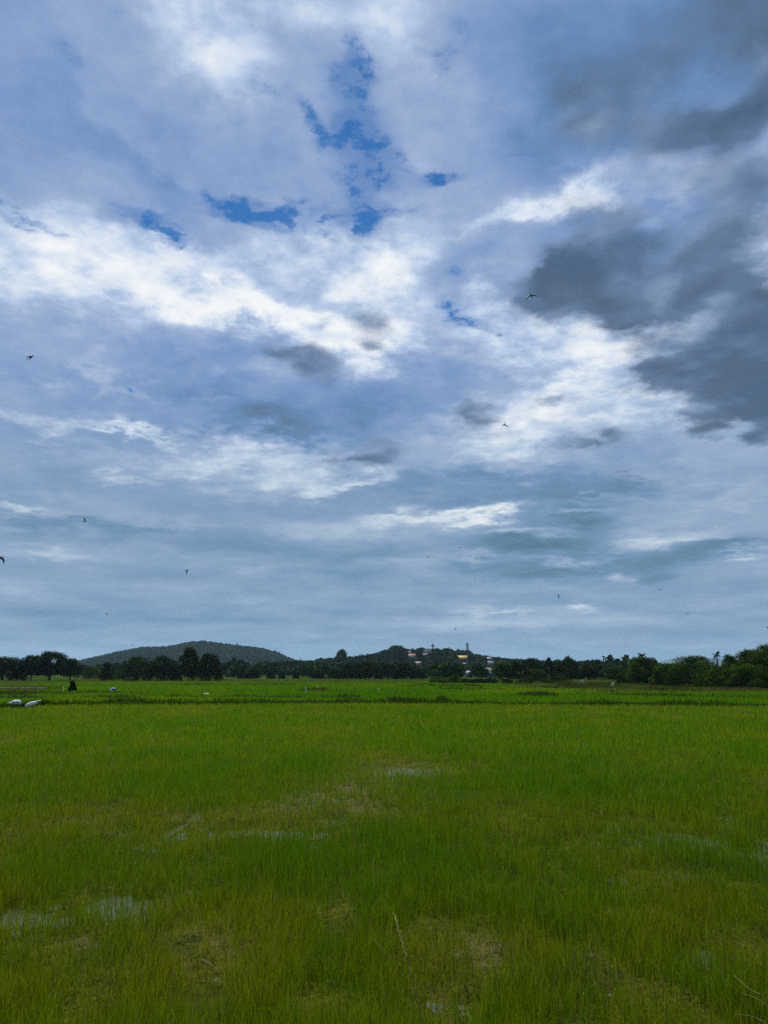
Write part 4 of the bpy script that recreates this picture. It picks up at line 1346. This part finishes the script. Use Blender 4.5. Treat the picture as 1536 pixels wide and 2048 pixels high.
# ------------------------------------------------------------------ palms
def palm(px, top, D, label, seed, fl=2.6, nf=13, lean=0.0, droop=1.0, pale=False, base=0.0, rough=False):
    rg = np.random.default_rng(seed)
    x = atd(px, 1347, D)[0]
    H = atd(px, top, D)[2] - base - fl * 0.55
    root = link('palm_tree', None, loc=(x - lean, D, base))
    tag(root, label, 'palm', 'palms among the right middle trees')
    mb = MB()
    pts = [(lean * (t ** 2), 0.1 * math.sin(t * 3), H * t - 0.2 * (1 - t)) for t in np.linspace(0, 1, 7)]
    mb.tube(pts, np.linspace(0.20, 0.11, 7), 7)
    link('trunk', mb.mesh('palm_trunk', M_PALEBARK if pale else M_BARK, True), root)
    for k in range(nf):
        az = k * 2.39996 + rg.uniform(-.3, .3)
        e0 = rad(rg.uniform(5, 80)) if not rough else rad(rg.uniform(-20, 85))
        ln = fl * rg.uniform(.75, 1.1)
        m = 9
        p = [np.array([lean, 0, H])]
        e = e0
        for s in range(m):
            step = ln / m
            p.append(p[-1] + np.array([math.cos(az) * math.cos(e), math.sin(az) * math.cos(e), math.sin(e)]) * step)
            e -= rad(13 * droop) * (0.6 + s / m)
        p = np.array(p)
        vs, cs = [], []
        side = np.array([-math.sin(az), math.cos(az), 0])
        for s in range(1, m + 1):
            t = p[s] - p[s - 1]; t /= np.linalg.norm(t)
            L_ = fl * 0.26 * (1 - abs(s / m - 0.45) * 1.0)
            for sg in (-1, 1):
                for o_ in (0.0, 0.5):
                    b = p[s - 1] + (p[s] - p[s - 1]) * o_
                    dr = side * sg * 0.85 + t * 0.5 + np.array([0, 0, -0.55])
                    dr = dr / np.linalg.norm(dr) * L_ * rg.uniform(.8, 1.15)
                    wd = t * fl * 0.035
                    vs += [b - wd, b + wd, b + dr * .6 + wd * .8, b + dr]
        mbf = np.array(vs)
        q = np.arange(len(vs)).reshape(-1, 4)
        # the rib
        rb = MB(); rb.tube(p, np.linspace(0.035, 0.01, len(p)), 4)
        rv = np.concatenate(rb.v)
        nq = [q, np.concatenate(rb.q) + len(mbf)]
        tint = np.array((0.022, 0.045, 0.010)) * rg.uniform(.6, 1.5)
        link('frond', make_mesh('palm_frond', np.concatenate([mbf, rv]), [nq[0], nq[1], np.concatenate(rb.t) + len(mbf)], M_LEAF, np.tile(tint, (len(mbf) + len(rv), 1))), root)
    return root


palm(1209, 1311, 255, 'slender tall palm standing alone above the right middle treeline', 601, 0.95, 11, .25)
palm(1216, 1321, 258, 'shorter palm touching the slender tall palm on its right', 602, 1.0, 12)
palm(1247, 1322, 225, 'feathery palm left of the big right trees', 603, 1.6, 14)
palm(1265, 1324, 200, 'narrow palm right against the big leafy tree', 604, 1.2, 12)
palm(1286, 1305, 205, 'bushy palm head showing behind the top of the big leafy tree', 605, 1.7, 18)
palm(1437, 1302, 135, 'tattered palm with two drooping fronds behind the wide rounded tree', 606, 1.25, 11, -.1, 1.15, rough=True)
palm(1042, 1340, 235, 'low palm with arching grey-green fronds above the bright sheet roof', 607, 2.0, 14, .2)
palm(1168, 1330, 262, 'palm half hidden left of the flat-topped tree', 608, 1.6, 12)


# ------------------------------------------------------------------ small things in the fields
def post(px, top, base_py, thick, label, mat, lean=0.0, band=True, name='post', D=None):
    b = at(px, base_py, 0.05) if D is None else np.array([atd(px, 1347, D)[0], D, 0.05])
    H = atd(px, top, b[1])[2] - 0.05
    root = link(name, None, loc=tuple(b))
    tag(root, label, 'post', 'white posts in the far fields')
    mb = MB(); mb.tube([(0, 0, -0.3), (lean * .4, 0, H * .5), (lean, 0, H)], (thick * 1.1, thick, thick * .85), 8)
    link('shaft', mb.mesh('post_shaft', mat, True), root)
    mb = MB(); mb.tube([(lean, 0, H - .03), (lean, 0, H + .03), (lean, 0, H + .05)], (thick * 1.2, thick * 1.2, thick * .6), 8)
    link('cap', mb.mesh('post_cap', mat, True), root)
    return root


M_POST = plain('painted_post', (0.62, 0.58, 0.42), 0.7, 0.3, 0.15, 5)
post(126, 1374, 1386.5, 0.055, 'pale upright post left of the lone conical bush', M_POST, .03)
post(612.5, 1375, 1387.5, 0.06, 'tallest white post in the middle far field', M_POST, -.04)
post(634.5, 1371.5, 1378, 0.07, 'short white post beside the grassy tuft in the middle field', M_POST)
post(757, 1377, 1382.5, 0.07, 'stubby white post standing alone right of the middle field', M_POST)


def lumpy(w, d, h, seed, nu=26, nv=14, fold=0.12, lean=0.0, flat=0.25, sharp=1.0):
    """a filled sack or bundle: closed lumpy skin with folds, resting flat"""
    u = np.linspace(0, 2 * math.pi, nu, endpoint=False)
    v = np.linspace(-1, 1, nv)
    V_, U_ = np.meshgrid(v, u, indexing='ij')
    r = np.sqrt(np.clip(1 - np.abs(V_) ** 2.4, 0.0004, 1)) ** sharp
    n = fbm(np.cos(U_) * 1.6 + 7, np.sin(U_) * 1.6 + V_ * 1.4, seed, 3) - .5
    f = np.sin(U_ * 7 + 3 * n + V_ * 2) * 0.35
    r = r * (1 + fold * (2.2 * n + f * .35))
    x = np.cos(U_) * r * w / 2 + lean * (V_ + 1) * h / 2
    y = np.sin(U_) * r * d / 2
    z = np.maximum(V_, -1 + flat) * h / 2 * (1 + 0.25 * n)
    z = z - z.min()
    p = np.stack([x, y, z], -1).reshape(-1, 3)
    q = [[a * nu + b, a * nu + (b + 1) % nu, (a + 1) * nu + (b + 1) % nu, (a + 1) * nu + b] for a in range(nv - 1) for b in range(nu)]
    return p, np.array(q)


M_SACK = plain('white_woven_sack', (0.56, 0.59, 0.59), 0.7, 0.1, 0.32, 7.0, 0, 0.3)
b = at(33.5, 1413.5, 0.1)
root = link('sack', None, loc=(b[0], b[1] - 0.35, 0.06))
tag(root, 'white filled sack with a drooping end lying left on the bund', 'sack', 'white sacks on the bund')
p, q = lumpy(0.74, 0.5, 0.46, 3, 36, 18, fold=.24)
p[:, 0] += 0.08
link('bag', make_mesh('sack_bag', p, [q], M_SACK, smooth=True), root, loc=(0, 0, 0.14))
p, q = lumpy(0.46, 0.32, 0.15, 5, 20, 10, fold=.2)
p[:, 2] -= 0.35 * np.clip(-p[:, 0], -.1, 1) ** 1.0
link('flap', make_mesh('sack_flap', p, [q], M_SACK, smooth=True), root, loc=(-0.32, -0.05, 0.26))
p, q = lumpy(0.42, 0.12, 0.12, 6, 16, 8, fold=.2)
link('torn_strip', make_mesh('sack_strip', p, [q], M_SACK, smooth=True), root, loc=(0.15, -0.26, 0.05))
p, q = lumpy(0.12, 0.12, 0.12, 8, 12, 8, fold=.2)
link('tied_neck', make_mesh('sack_neck', p, [q], M_SACK, smooth=True), root, loc=(0.50, -0.02, 0.17))

b = at(69.5, 1415.5, 0.1)
root = link('sack', None, loc=(b[0], b[1] - 0.35, 0.06))
tag(root, 'white wedge-shaped sack with its thin end pointing right on the bund', 'sack', 'white sacks on the bund')
p, q = lumpy(0.86, 0.46, 0.36, 11, 38, 20, fold=.22, flat=.2)
p[:, 2] = p[:, 2] * (1 - 0.25 * p[:, 0]) + np.maximum(p[:, 0] + 0.40, 0) * 0.36
p[:, 0] -= 0.10
link('bag', make_mesh('sack_bag', p, [q], M_SACK, smooth=True), root)
p, q = lumpy(0.46, 0.16, 0.07, 13, 16, 8, fold=.25)
p[:, 2] += 0.12 * p[:, 0]
link('tied_neck', make_mesh('sack_neck', p, [q], M_SACK, smooth=True), root, loc=(0.36, 0, 0.50))

M_BLUE = plain('blue_tarpaulin', (0.02, 0.06, 0.42), 0.5, 0.35, 0.3, 3.0, 0, 0.4)
b = at(226, 1382.5, 0.1)
root = link('tarpaulin', None, loc=(b[0], b[1], 0.05))
tag(root, 'crumpled blue tarpaulin bundle in the left far field', 'tarpaulin')
p, q = lumpy(0.78, 0.5, 0.42, 21, fold=.22)
link('cover', make_mesh('tarpaulin_cover', p, [q], M_BLUE, smooth=True), root, loc=(0, 0, 0.16))
p, q = lumpy(0.34, 0.3, 0.26, 23, 18, 10, fold=.25)
link('fold', make_mesh('tarpaulin_fold', p, [q], M_BLUE, smooth=True), root, loc=(0.24, -0.12, 0.26))
root = link('jug', None, loc=(b[0] - 0.14, b[1] - 0.5, 0.05))
tag(root, 'small white plastic jug in front of the blue tarpaulin', 'jug')
mb = MB(); mb.tube([(0, 0, 0.05), (0, 0, .10), (0, 0, .30), (0, 0, .36), (0, 0, .40)], (.09, .11, .11, .06, .035), 10)
link('body', mb.mesh('jug_body', M_WHITE, True), root)
mb = MB(); mb.tube([(0.05, 0, .36), (0.13, 0, .34), (0.14, 0, .24), (.10, 0, .18)], .016, 6)
link('handle', mb.mesh('jug_handle', M_WHITE, True), root)

for k, (px, py, w, lab) in enumerate([(409.5, 1388.3, .26, 'left one of two small white plastic bags in the left far field'), (414.5, 1388, .30, 'right one of two small white plastic bags in the left far field'), (1229, 1379.5, .28, 'small white bag below the right scarecrow')]):
    b = at(px, py + 1.2, 0.2)
    p, q = lumpy(w, w * .8, w * .55, 31 + k, 18, 10, fold=.25)
    o = link('plastic_bag', make_mesh('plastic_bag', p, [q], M_WHITE, smooth=True), None, loc=(b[0], b[1], 0.22))
    tag(o, lab, 'bag', 'white plastic bags in the fields')


def scarecrow(px, top, base_py, label, s, seed):
    b = at(px, base_py, 0.05)
    H = atd(px, top, b[1])[2]
    root = link('scarecrow', None, loc=tuple(b))
    tag(root, label, 'scarecrow', 'scarecrows in the right fields')
    mb = MB(); mb.tube([(0, 0, -.2), (0.02, 0, H * .5), (0, 0, H)], (.03, .026, .02), 6); mb.tube([(-.32, 0, H * .72), (.30, 0, H * .76)], .018, 6)
    link('stake', mb.mesh('scarecrow_stake', M_POST, True), root)
    p, q = lumpy(.26, .14, H * .5, seed, 16, 10, fold=.3)
    link('rag', make_mesh('scarecrow_rag', p, [q], M_WHITE, smooth=True), root, loc=(-.10 * s, -.05, H * .22))
    p, q = lumpy(.16, .10, H * .36, seed + 1, 14, 9, fold=.3)
    link('rag', make_mesh('scarecrow_rag', p, [q], M_WHITE, smooth=True), root, loc=(.10 * s, -.03, H * .62))


scarecrow(1226.5, 1364.5, 1377, 'right scarecrow of white rags on a stake before the layered pale bush', 1, 41)
scarecrow(1166, 1358.5, 1373, 'left scarecrow of white rags on a stake among dark stumps', -1, 45)
for k, (px, tp, lab) in enumerate([(1161, 1359, 'short broken stump left of the left scarecrow'), (1172, 1355, 'tall leaning stump right of the left scarecrow'), (1158, 1364, 'lowest stump at the left of the stump cluster')]):
    b = at(px, 1373, 0.05)
    H = atd(px, tp, b[1])[2]
    mb = MB(); mb.tube([(0, 0, -.2), (.03, 0, H * .5), (.10 * (k - 0.5), 0, H * .92), (.14 * (k - .5), 0, H)], (.10, .085, .075, .03), 7); mb.tube([(.03, 0, H * .55), (.16, -.05, H * .78)], (.05, .02), 5)
    o = link('stump', mb.mesh('stump', M_PALEBARK, True), None, loc=tuple(b))
    tag(o, lab, 'stump', 'stumps by the left scarecrow')

# pale concrete edge of the irrigation canal
a, b = at(-160, 1379.5), at(93, 1380.5)
root = link('canal_wall', None, loc=((a[0] + b[0]) / 2, (a[1] + b[1]) / 2, 0))
tag(root, 'long low pale concrete canal edge at the left of the far field', 'canal wall')
ang = math.atan2(b[1] - a[1], b[0] - a[0])
ln = float(np.linalg.norm(b[:2] - a[:2]))
mb = MB(); mb.box((0, 0, .10), (ln, .30, .50), ang)
link('wall', mb.mesh('canal_wall_body', M_CONC), root)
mb = MB(); mb.box((0, 0, .382), (ln + .1, .42, .06), ang)
link('coping', mb.mesh('canal_wall_coping', M_CONC), root)

# dry pasture strip at the foot of the left trees
a = np.array([[-205, 175, 0.062], [-40, 196, 0.062], [-30, 262, 0.062], [-230, 268, 0.062]], float)
o = link('dry_pasture', make_mesh('dry_pasture', a, [np.array([[0, 1, 2, 3]])], M_DRY))
tag(o, 'straw coloured dry pasture strip in front of the left trees', kind='structure')

# tall seeding grass on the embankment, right in front of the camera
def stalk(pts, r, head, label, tint=(0.16, 0.17, 0.03)):
    mt = M_STALK
    root = link('grass_stalk', None, loc=tuple(pts[0]))
    tag(root, label, 'grass stalk', 'tall grass stalks in the foreground')
    P_ = np.array(pts, float) - np.array(pts[0])
    t = np.linspace(0, 1, 14)
    k = np.linspace(0, 1, len(P_))
    C_ = np.stack([np.interp(t, k, P_[:, j]) for j in range(3)], 1)
    C_[1:-1] = (C_[:-2] + 2 * C_[1:-1] + C_[2:]) / 4
    mb = MB(); mb.tube(C_, np.linspace(r, r * .45, 14), 6)
    link('stem', mb.mesh('stalk_stem', mt, True), root)
    if head:
        mb = MB()
        tip, d = C_[-1], C_[-1] - C_[-3]
        d /= np.linalg.norm(d)
        side = np.cross(d, [0, 1, 0])
        for j in range(16):
            c = tip - d * head * (1 - j / 16)
            s = side * (1 if j % 2 else -1)
            mb.tube([c, c + (d * .8 + s * .2) * head * .10, c + (d * 1.0 + s * .14) * head * .17], (r * .35, r * .6, r * .2), 5)
        link('seed_head', mb.mesh('stalk_head', mt, True), root)
    return root


M_STALK = plain('grass_stalk', (0.13, 0.14, 0.03), 0.55, 0.2, 0.2, 8)


def near(px, py, y):
    return tuple(atd(px, py, y))


stalk([(0.20, 1.55, 0.72), near(850, 2048, 1.62), near(815, 1925, 1.68), near(790, 1832, 1.74)], 0.0015, 0.09, 'long yellow seeding grass stalk rising from the bottom centre')
stalk([(0.22, 1.7, 0.65), near(830, 1990, 1.9), near(775, 1905, 1.95), near(742, 1876, 1.98)], 0.0009, 0.02, 'thin faint grass stalk bent left behind the long yellow one', )
stalk([(1.02, 1.5, 0.7), near(1540, 1996, 1.55), near(1500, 1980, 1.58), near(1470, 1952, 1.62)], 0.0009, 0.03, 'upper yellow grass stalk in the bottom right corner')
stalk([(1.06, 1.55, 0.7), near(1560, 2030, 1.6), near(1510, 1994, 1.63), near(1480, 1986, 1.66)], 0.0008, 0.0, 'middle yellow grass stalk in the bottom right corner')
stalk([(0.98, 1.6, 0.66), near(1545, 2052, 1.65), near(1505, 2032, 1.7), near(1465, 2028, 1.72)], 0.0007, 0.0, 'lowest bent grass stalk in the bottom right corner')


# ------------------------------------------------------------------ birds
M_BIRD = plain('dark_feathers', (0.012, 0.013, 0.018), 0.7, 0.2, 0.2, 8)


def bird_mesh(dih=0.1, droop=0.1, sweep=0.12, fold=1.0, asym=0.0, fork=0.06):
    """one skin: body with pointed wings growing out of its sides and a forked tail; wingspan about 1"""
    rings = [(0.215, .006, .006, 0), (0.19, .022, .024, .004), (0.15, .034, .036, .008), (0.10, .032, .034, .002), (0.05, .044, .046, 0), (-0.02, .046, .046, 0), (-0.09, .034, .034, 0), (-0.16, .020, .016, 0), (-0.22, .024, .007, 0)]
    v, q, t = [], [], []
    for (y, rx, rz, dz) in rings:
        for s in range(6):
            a = s * math.pi / 3
            v.append((math.cos(a) * rx, y, math.sin(a) * rz + dz))
    nr = len(rings)
    for k in range(nr - 1):
        for s in range(6):
            q.append((k * 6 + s, k * 6 + (s + 1) % 6, (k + 1) * 6 + (s + 1) % 6, (k + 1) * 6 + s))
    v.append((0, .245, 0)); beak = len(v) - 1
    for s in range(6):
        t.append((beak, s, (s + 1) % 6))
    e = (nr - 1) * 6
    v += [(fork, -.40, 0), (-fork, -.40, 0), (0, -.29, 0)]
    a, b, c = len(v) - 3, len(v) - 2, len(v) - 1
    t += [(e, a, c), (e + 5, a, e), (e + 1, e, c), (e + 1, c, e + 2), (e + 3, c, b), (e + 3, e + 2, c), (e + 4, e + 3, b), (e + 5, e + 4, c), (c, a, e + 5), (c, b, e + 4)]
    for sg in (1, -1):
        root = [4 * 6 + (0 if sg > 0 else 3), 5 * 6 + (1 if sg > 0 else 2), 6 * 6 + (0 if sg > 0 else 3), 5 * 6 + (5 if sg > 0 else 4)]
        prev = root
        d = dih + asym * sg
        for (s, yl, yt) in ((0.13, .08, -.085), (0.25, .08 - sweep * .3, -.09 - sweep * .25), (0.37, .04 - sweep * .8, -.095 - sweep * .7)):
            s_ = s * fold
            z = d * s_ - droop * (s_ ** 2) * 2.4
            base = len(v)
            v += [(sg * s_, yl, z), (sg * s_, (yl + yt) / 2, z + .006), (sg * s_, yt, z), (sg * s_, (yl + yt) / 2, z - .006)]
            cur = [base, base + 1, base + 2, base + 3]
            for k in range(4):
                q.append((prev[k], prev[(k + 1) % 4], cur[(k + 1) % 4], cur[k]))
            prev = cur
        s_ = .5 * fold
        v.append((sg * s_, -.10 - sweep * 1.6, d * s_ - droop * s_ ** 2 * 2.4))
        for k in range(4):
            t.append((prev[k], prev[(k + 1) % 4], len(v) - 1))
    return make_mesh('swallow', np.array(v), [np.array(q), np.array(t)], M_BIRD, smooth=True)


def bird(px, py, D, span, heading, roll, pitch, label, **kw):
    D = D * (0.72 if D > 40 else 1.0)
    p = atd(px, py, D)
    o = link('bird', bird_mesh(**kw), None, loc=tuple(p), rot=(rad(pitch), rad(roll), rad(heading)))
    o.scale = (span,) * 3
    tag(o, label, 'bird', 'swallows flying over the field')
    return o


SP = 0.36
bird(1062, 591, 19, SP * 1.12, 0, -15, 64, 'largest swallow gliding with wings spread before the dark right cloud', dih=-.05, droop=.12, sweep=.12)
bird(62, 714, 19, SP * 1.1, -25, 42, 55, 'compact dark swallow with folded wings high at the left edge', dih=.2, droop=.1, fold=.55, sweep=.2)
bird(1009, 849, 32, SP * 1.1, 6, 8, -28, 'swallow with drooping wings and raised tail in the bright middle gap', dih=-.75, droop=.25, fold=.85, sweep=.06)
bird(3, 1116, 22, SP * 1.1, 10, 35, 60, 'swallow cut by the left frame edge, tail forked downward', dih=.1, droop=.2, sweep=.16)
bird(170, 1043, 48, SP, -65, -30, 10, 'small swallow with one wing raised in the left low sky', dih=.8, droop=.1)
bird(374, 1140, 46, SP, -80, -20, 12, 'small arched swallow above the left hill', dih=-.3, droop=.5)
bird(856, 1115, 50, SP, 8, 0, 5, 'small swallow with wings raised in a clear V', dih=.85, droop=-.1)
bird(921, 1095, 66, SP, 20, -32, 8, 'tiny swallow tilted like a slash near the small white wisp', dih=.1, droop=.05)
bird(950, 1157, 95, SP, 70, 0, 10, 'tiny dot-like swallow below the tilted one', dih=.5)
bird(1117, 1190, 52, SP, -60, 38, 8, 'small swallow banking left of the little white cloud', dih=-.4, droop=.4)
bird(1319, 1179, 52, SP, 12, 12, 4, 'small swallow with flat wings in the right low sky', dih=.12, droop=.25)
bird(1376, 1227, 58, SP, -30, -28, 25, 'small swallow with a raised wing low above the right trees', dih=.35, droop=.1)
bird(723, 1187, 60, SP, 10, 36, 6, 'small slanting swallow in the middle low sky', dih=.1, droop=.1)
bird(1179, 1260, 72, SP, -10, 18, 6, 'tiny swallow just above the right middle treeline', dih=.15, droop=.2)
bird(911, 1259, 95, SP, 80, 30, 10, 'tiny upright swallow just above the mast', dih=.6)
bird(213, 1228, 100, SP, 85, 60, 10, 'tiny vertical speck of a swallow above the left end of the long hill', dih=.1)
bird(190, 1200, 150, SP, 15, 0, 6, 'faintest far swallow above the vertical speck', dih=.3)
bird(125, 1003, 140, SP, 30, 10, 6, 'far speck of a swallow up left of the one-wing-raised swallow', dih=.3)
bird(1534, 1256, 80, SP, 60, 20, 6, 'tiny swallow touching the right frame edge', dih=.5)
bird(1088, 881, 120, SP, 20, 10, 6, 'far speck of a swallow right of the drooping-winged swallow', dih=.2)
bird(1351, 1190, 130, SP, 25, 12, 6, 'far faint swallow right of the flat-winged swallow', dih=.2)
bird(265, 1291, 110, SP, 80, 10, 6, 'tiny swallow just above the left slope of the long hill', dih=.6)


# ------------------------------------------------------------------ haze
mt = bpy.data.materials.new('haze')
mt.use_nodes = True
mt.node_tree.nodes.clear()
pv_ = mt.node_tree.nodes.new('ShaderNodeVolumePrincipled')
pv_.inputs['Color'].default_value = (0.50, 0.78, 1.0, 1)
pv_.inputs['Density'].default_value = 0.00005
pv_.inputs['Anisotropy'].default_value = 0.2
mo = mt.node_tree.nodes.new('ShaderNodeOutputMaterial')
mt.node_tree.links.new(pv_.outputs[0], mo.inputs['Volume'])
mb = MB()
mb.box((0, 6000, 169), (23000, 15400, 342))
o = link('haze', mb.mesh('haze', mt))
tag(o, 'thin pale haze in the air over the fields and hills', kind='stuff')
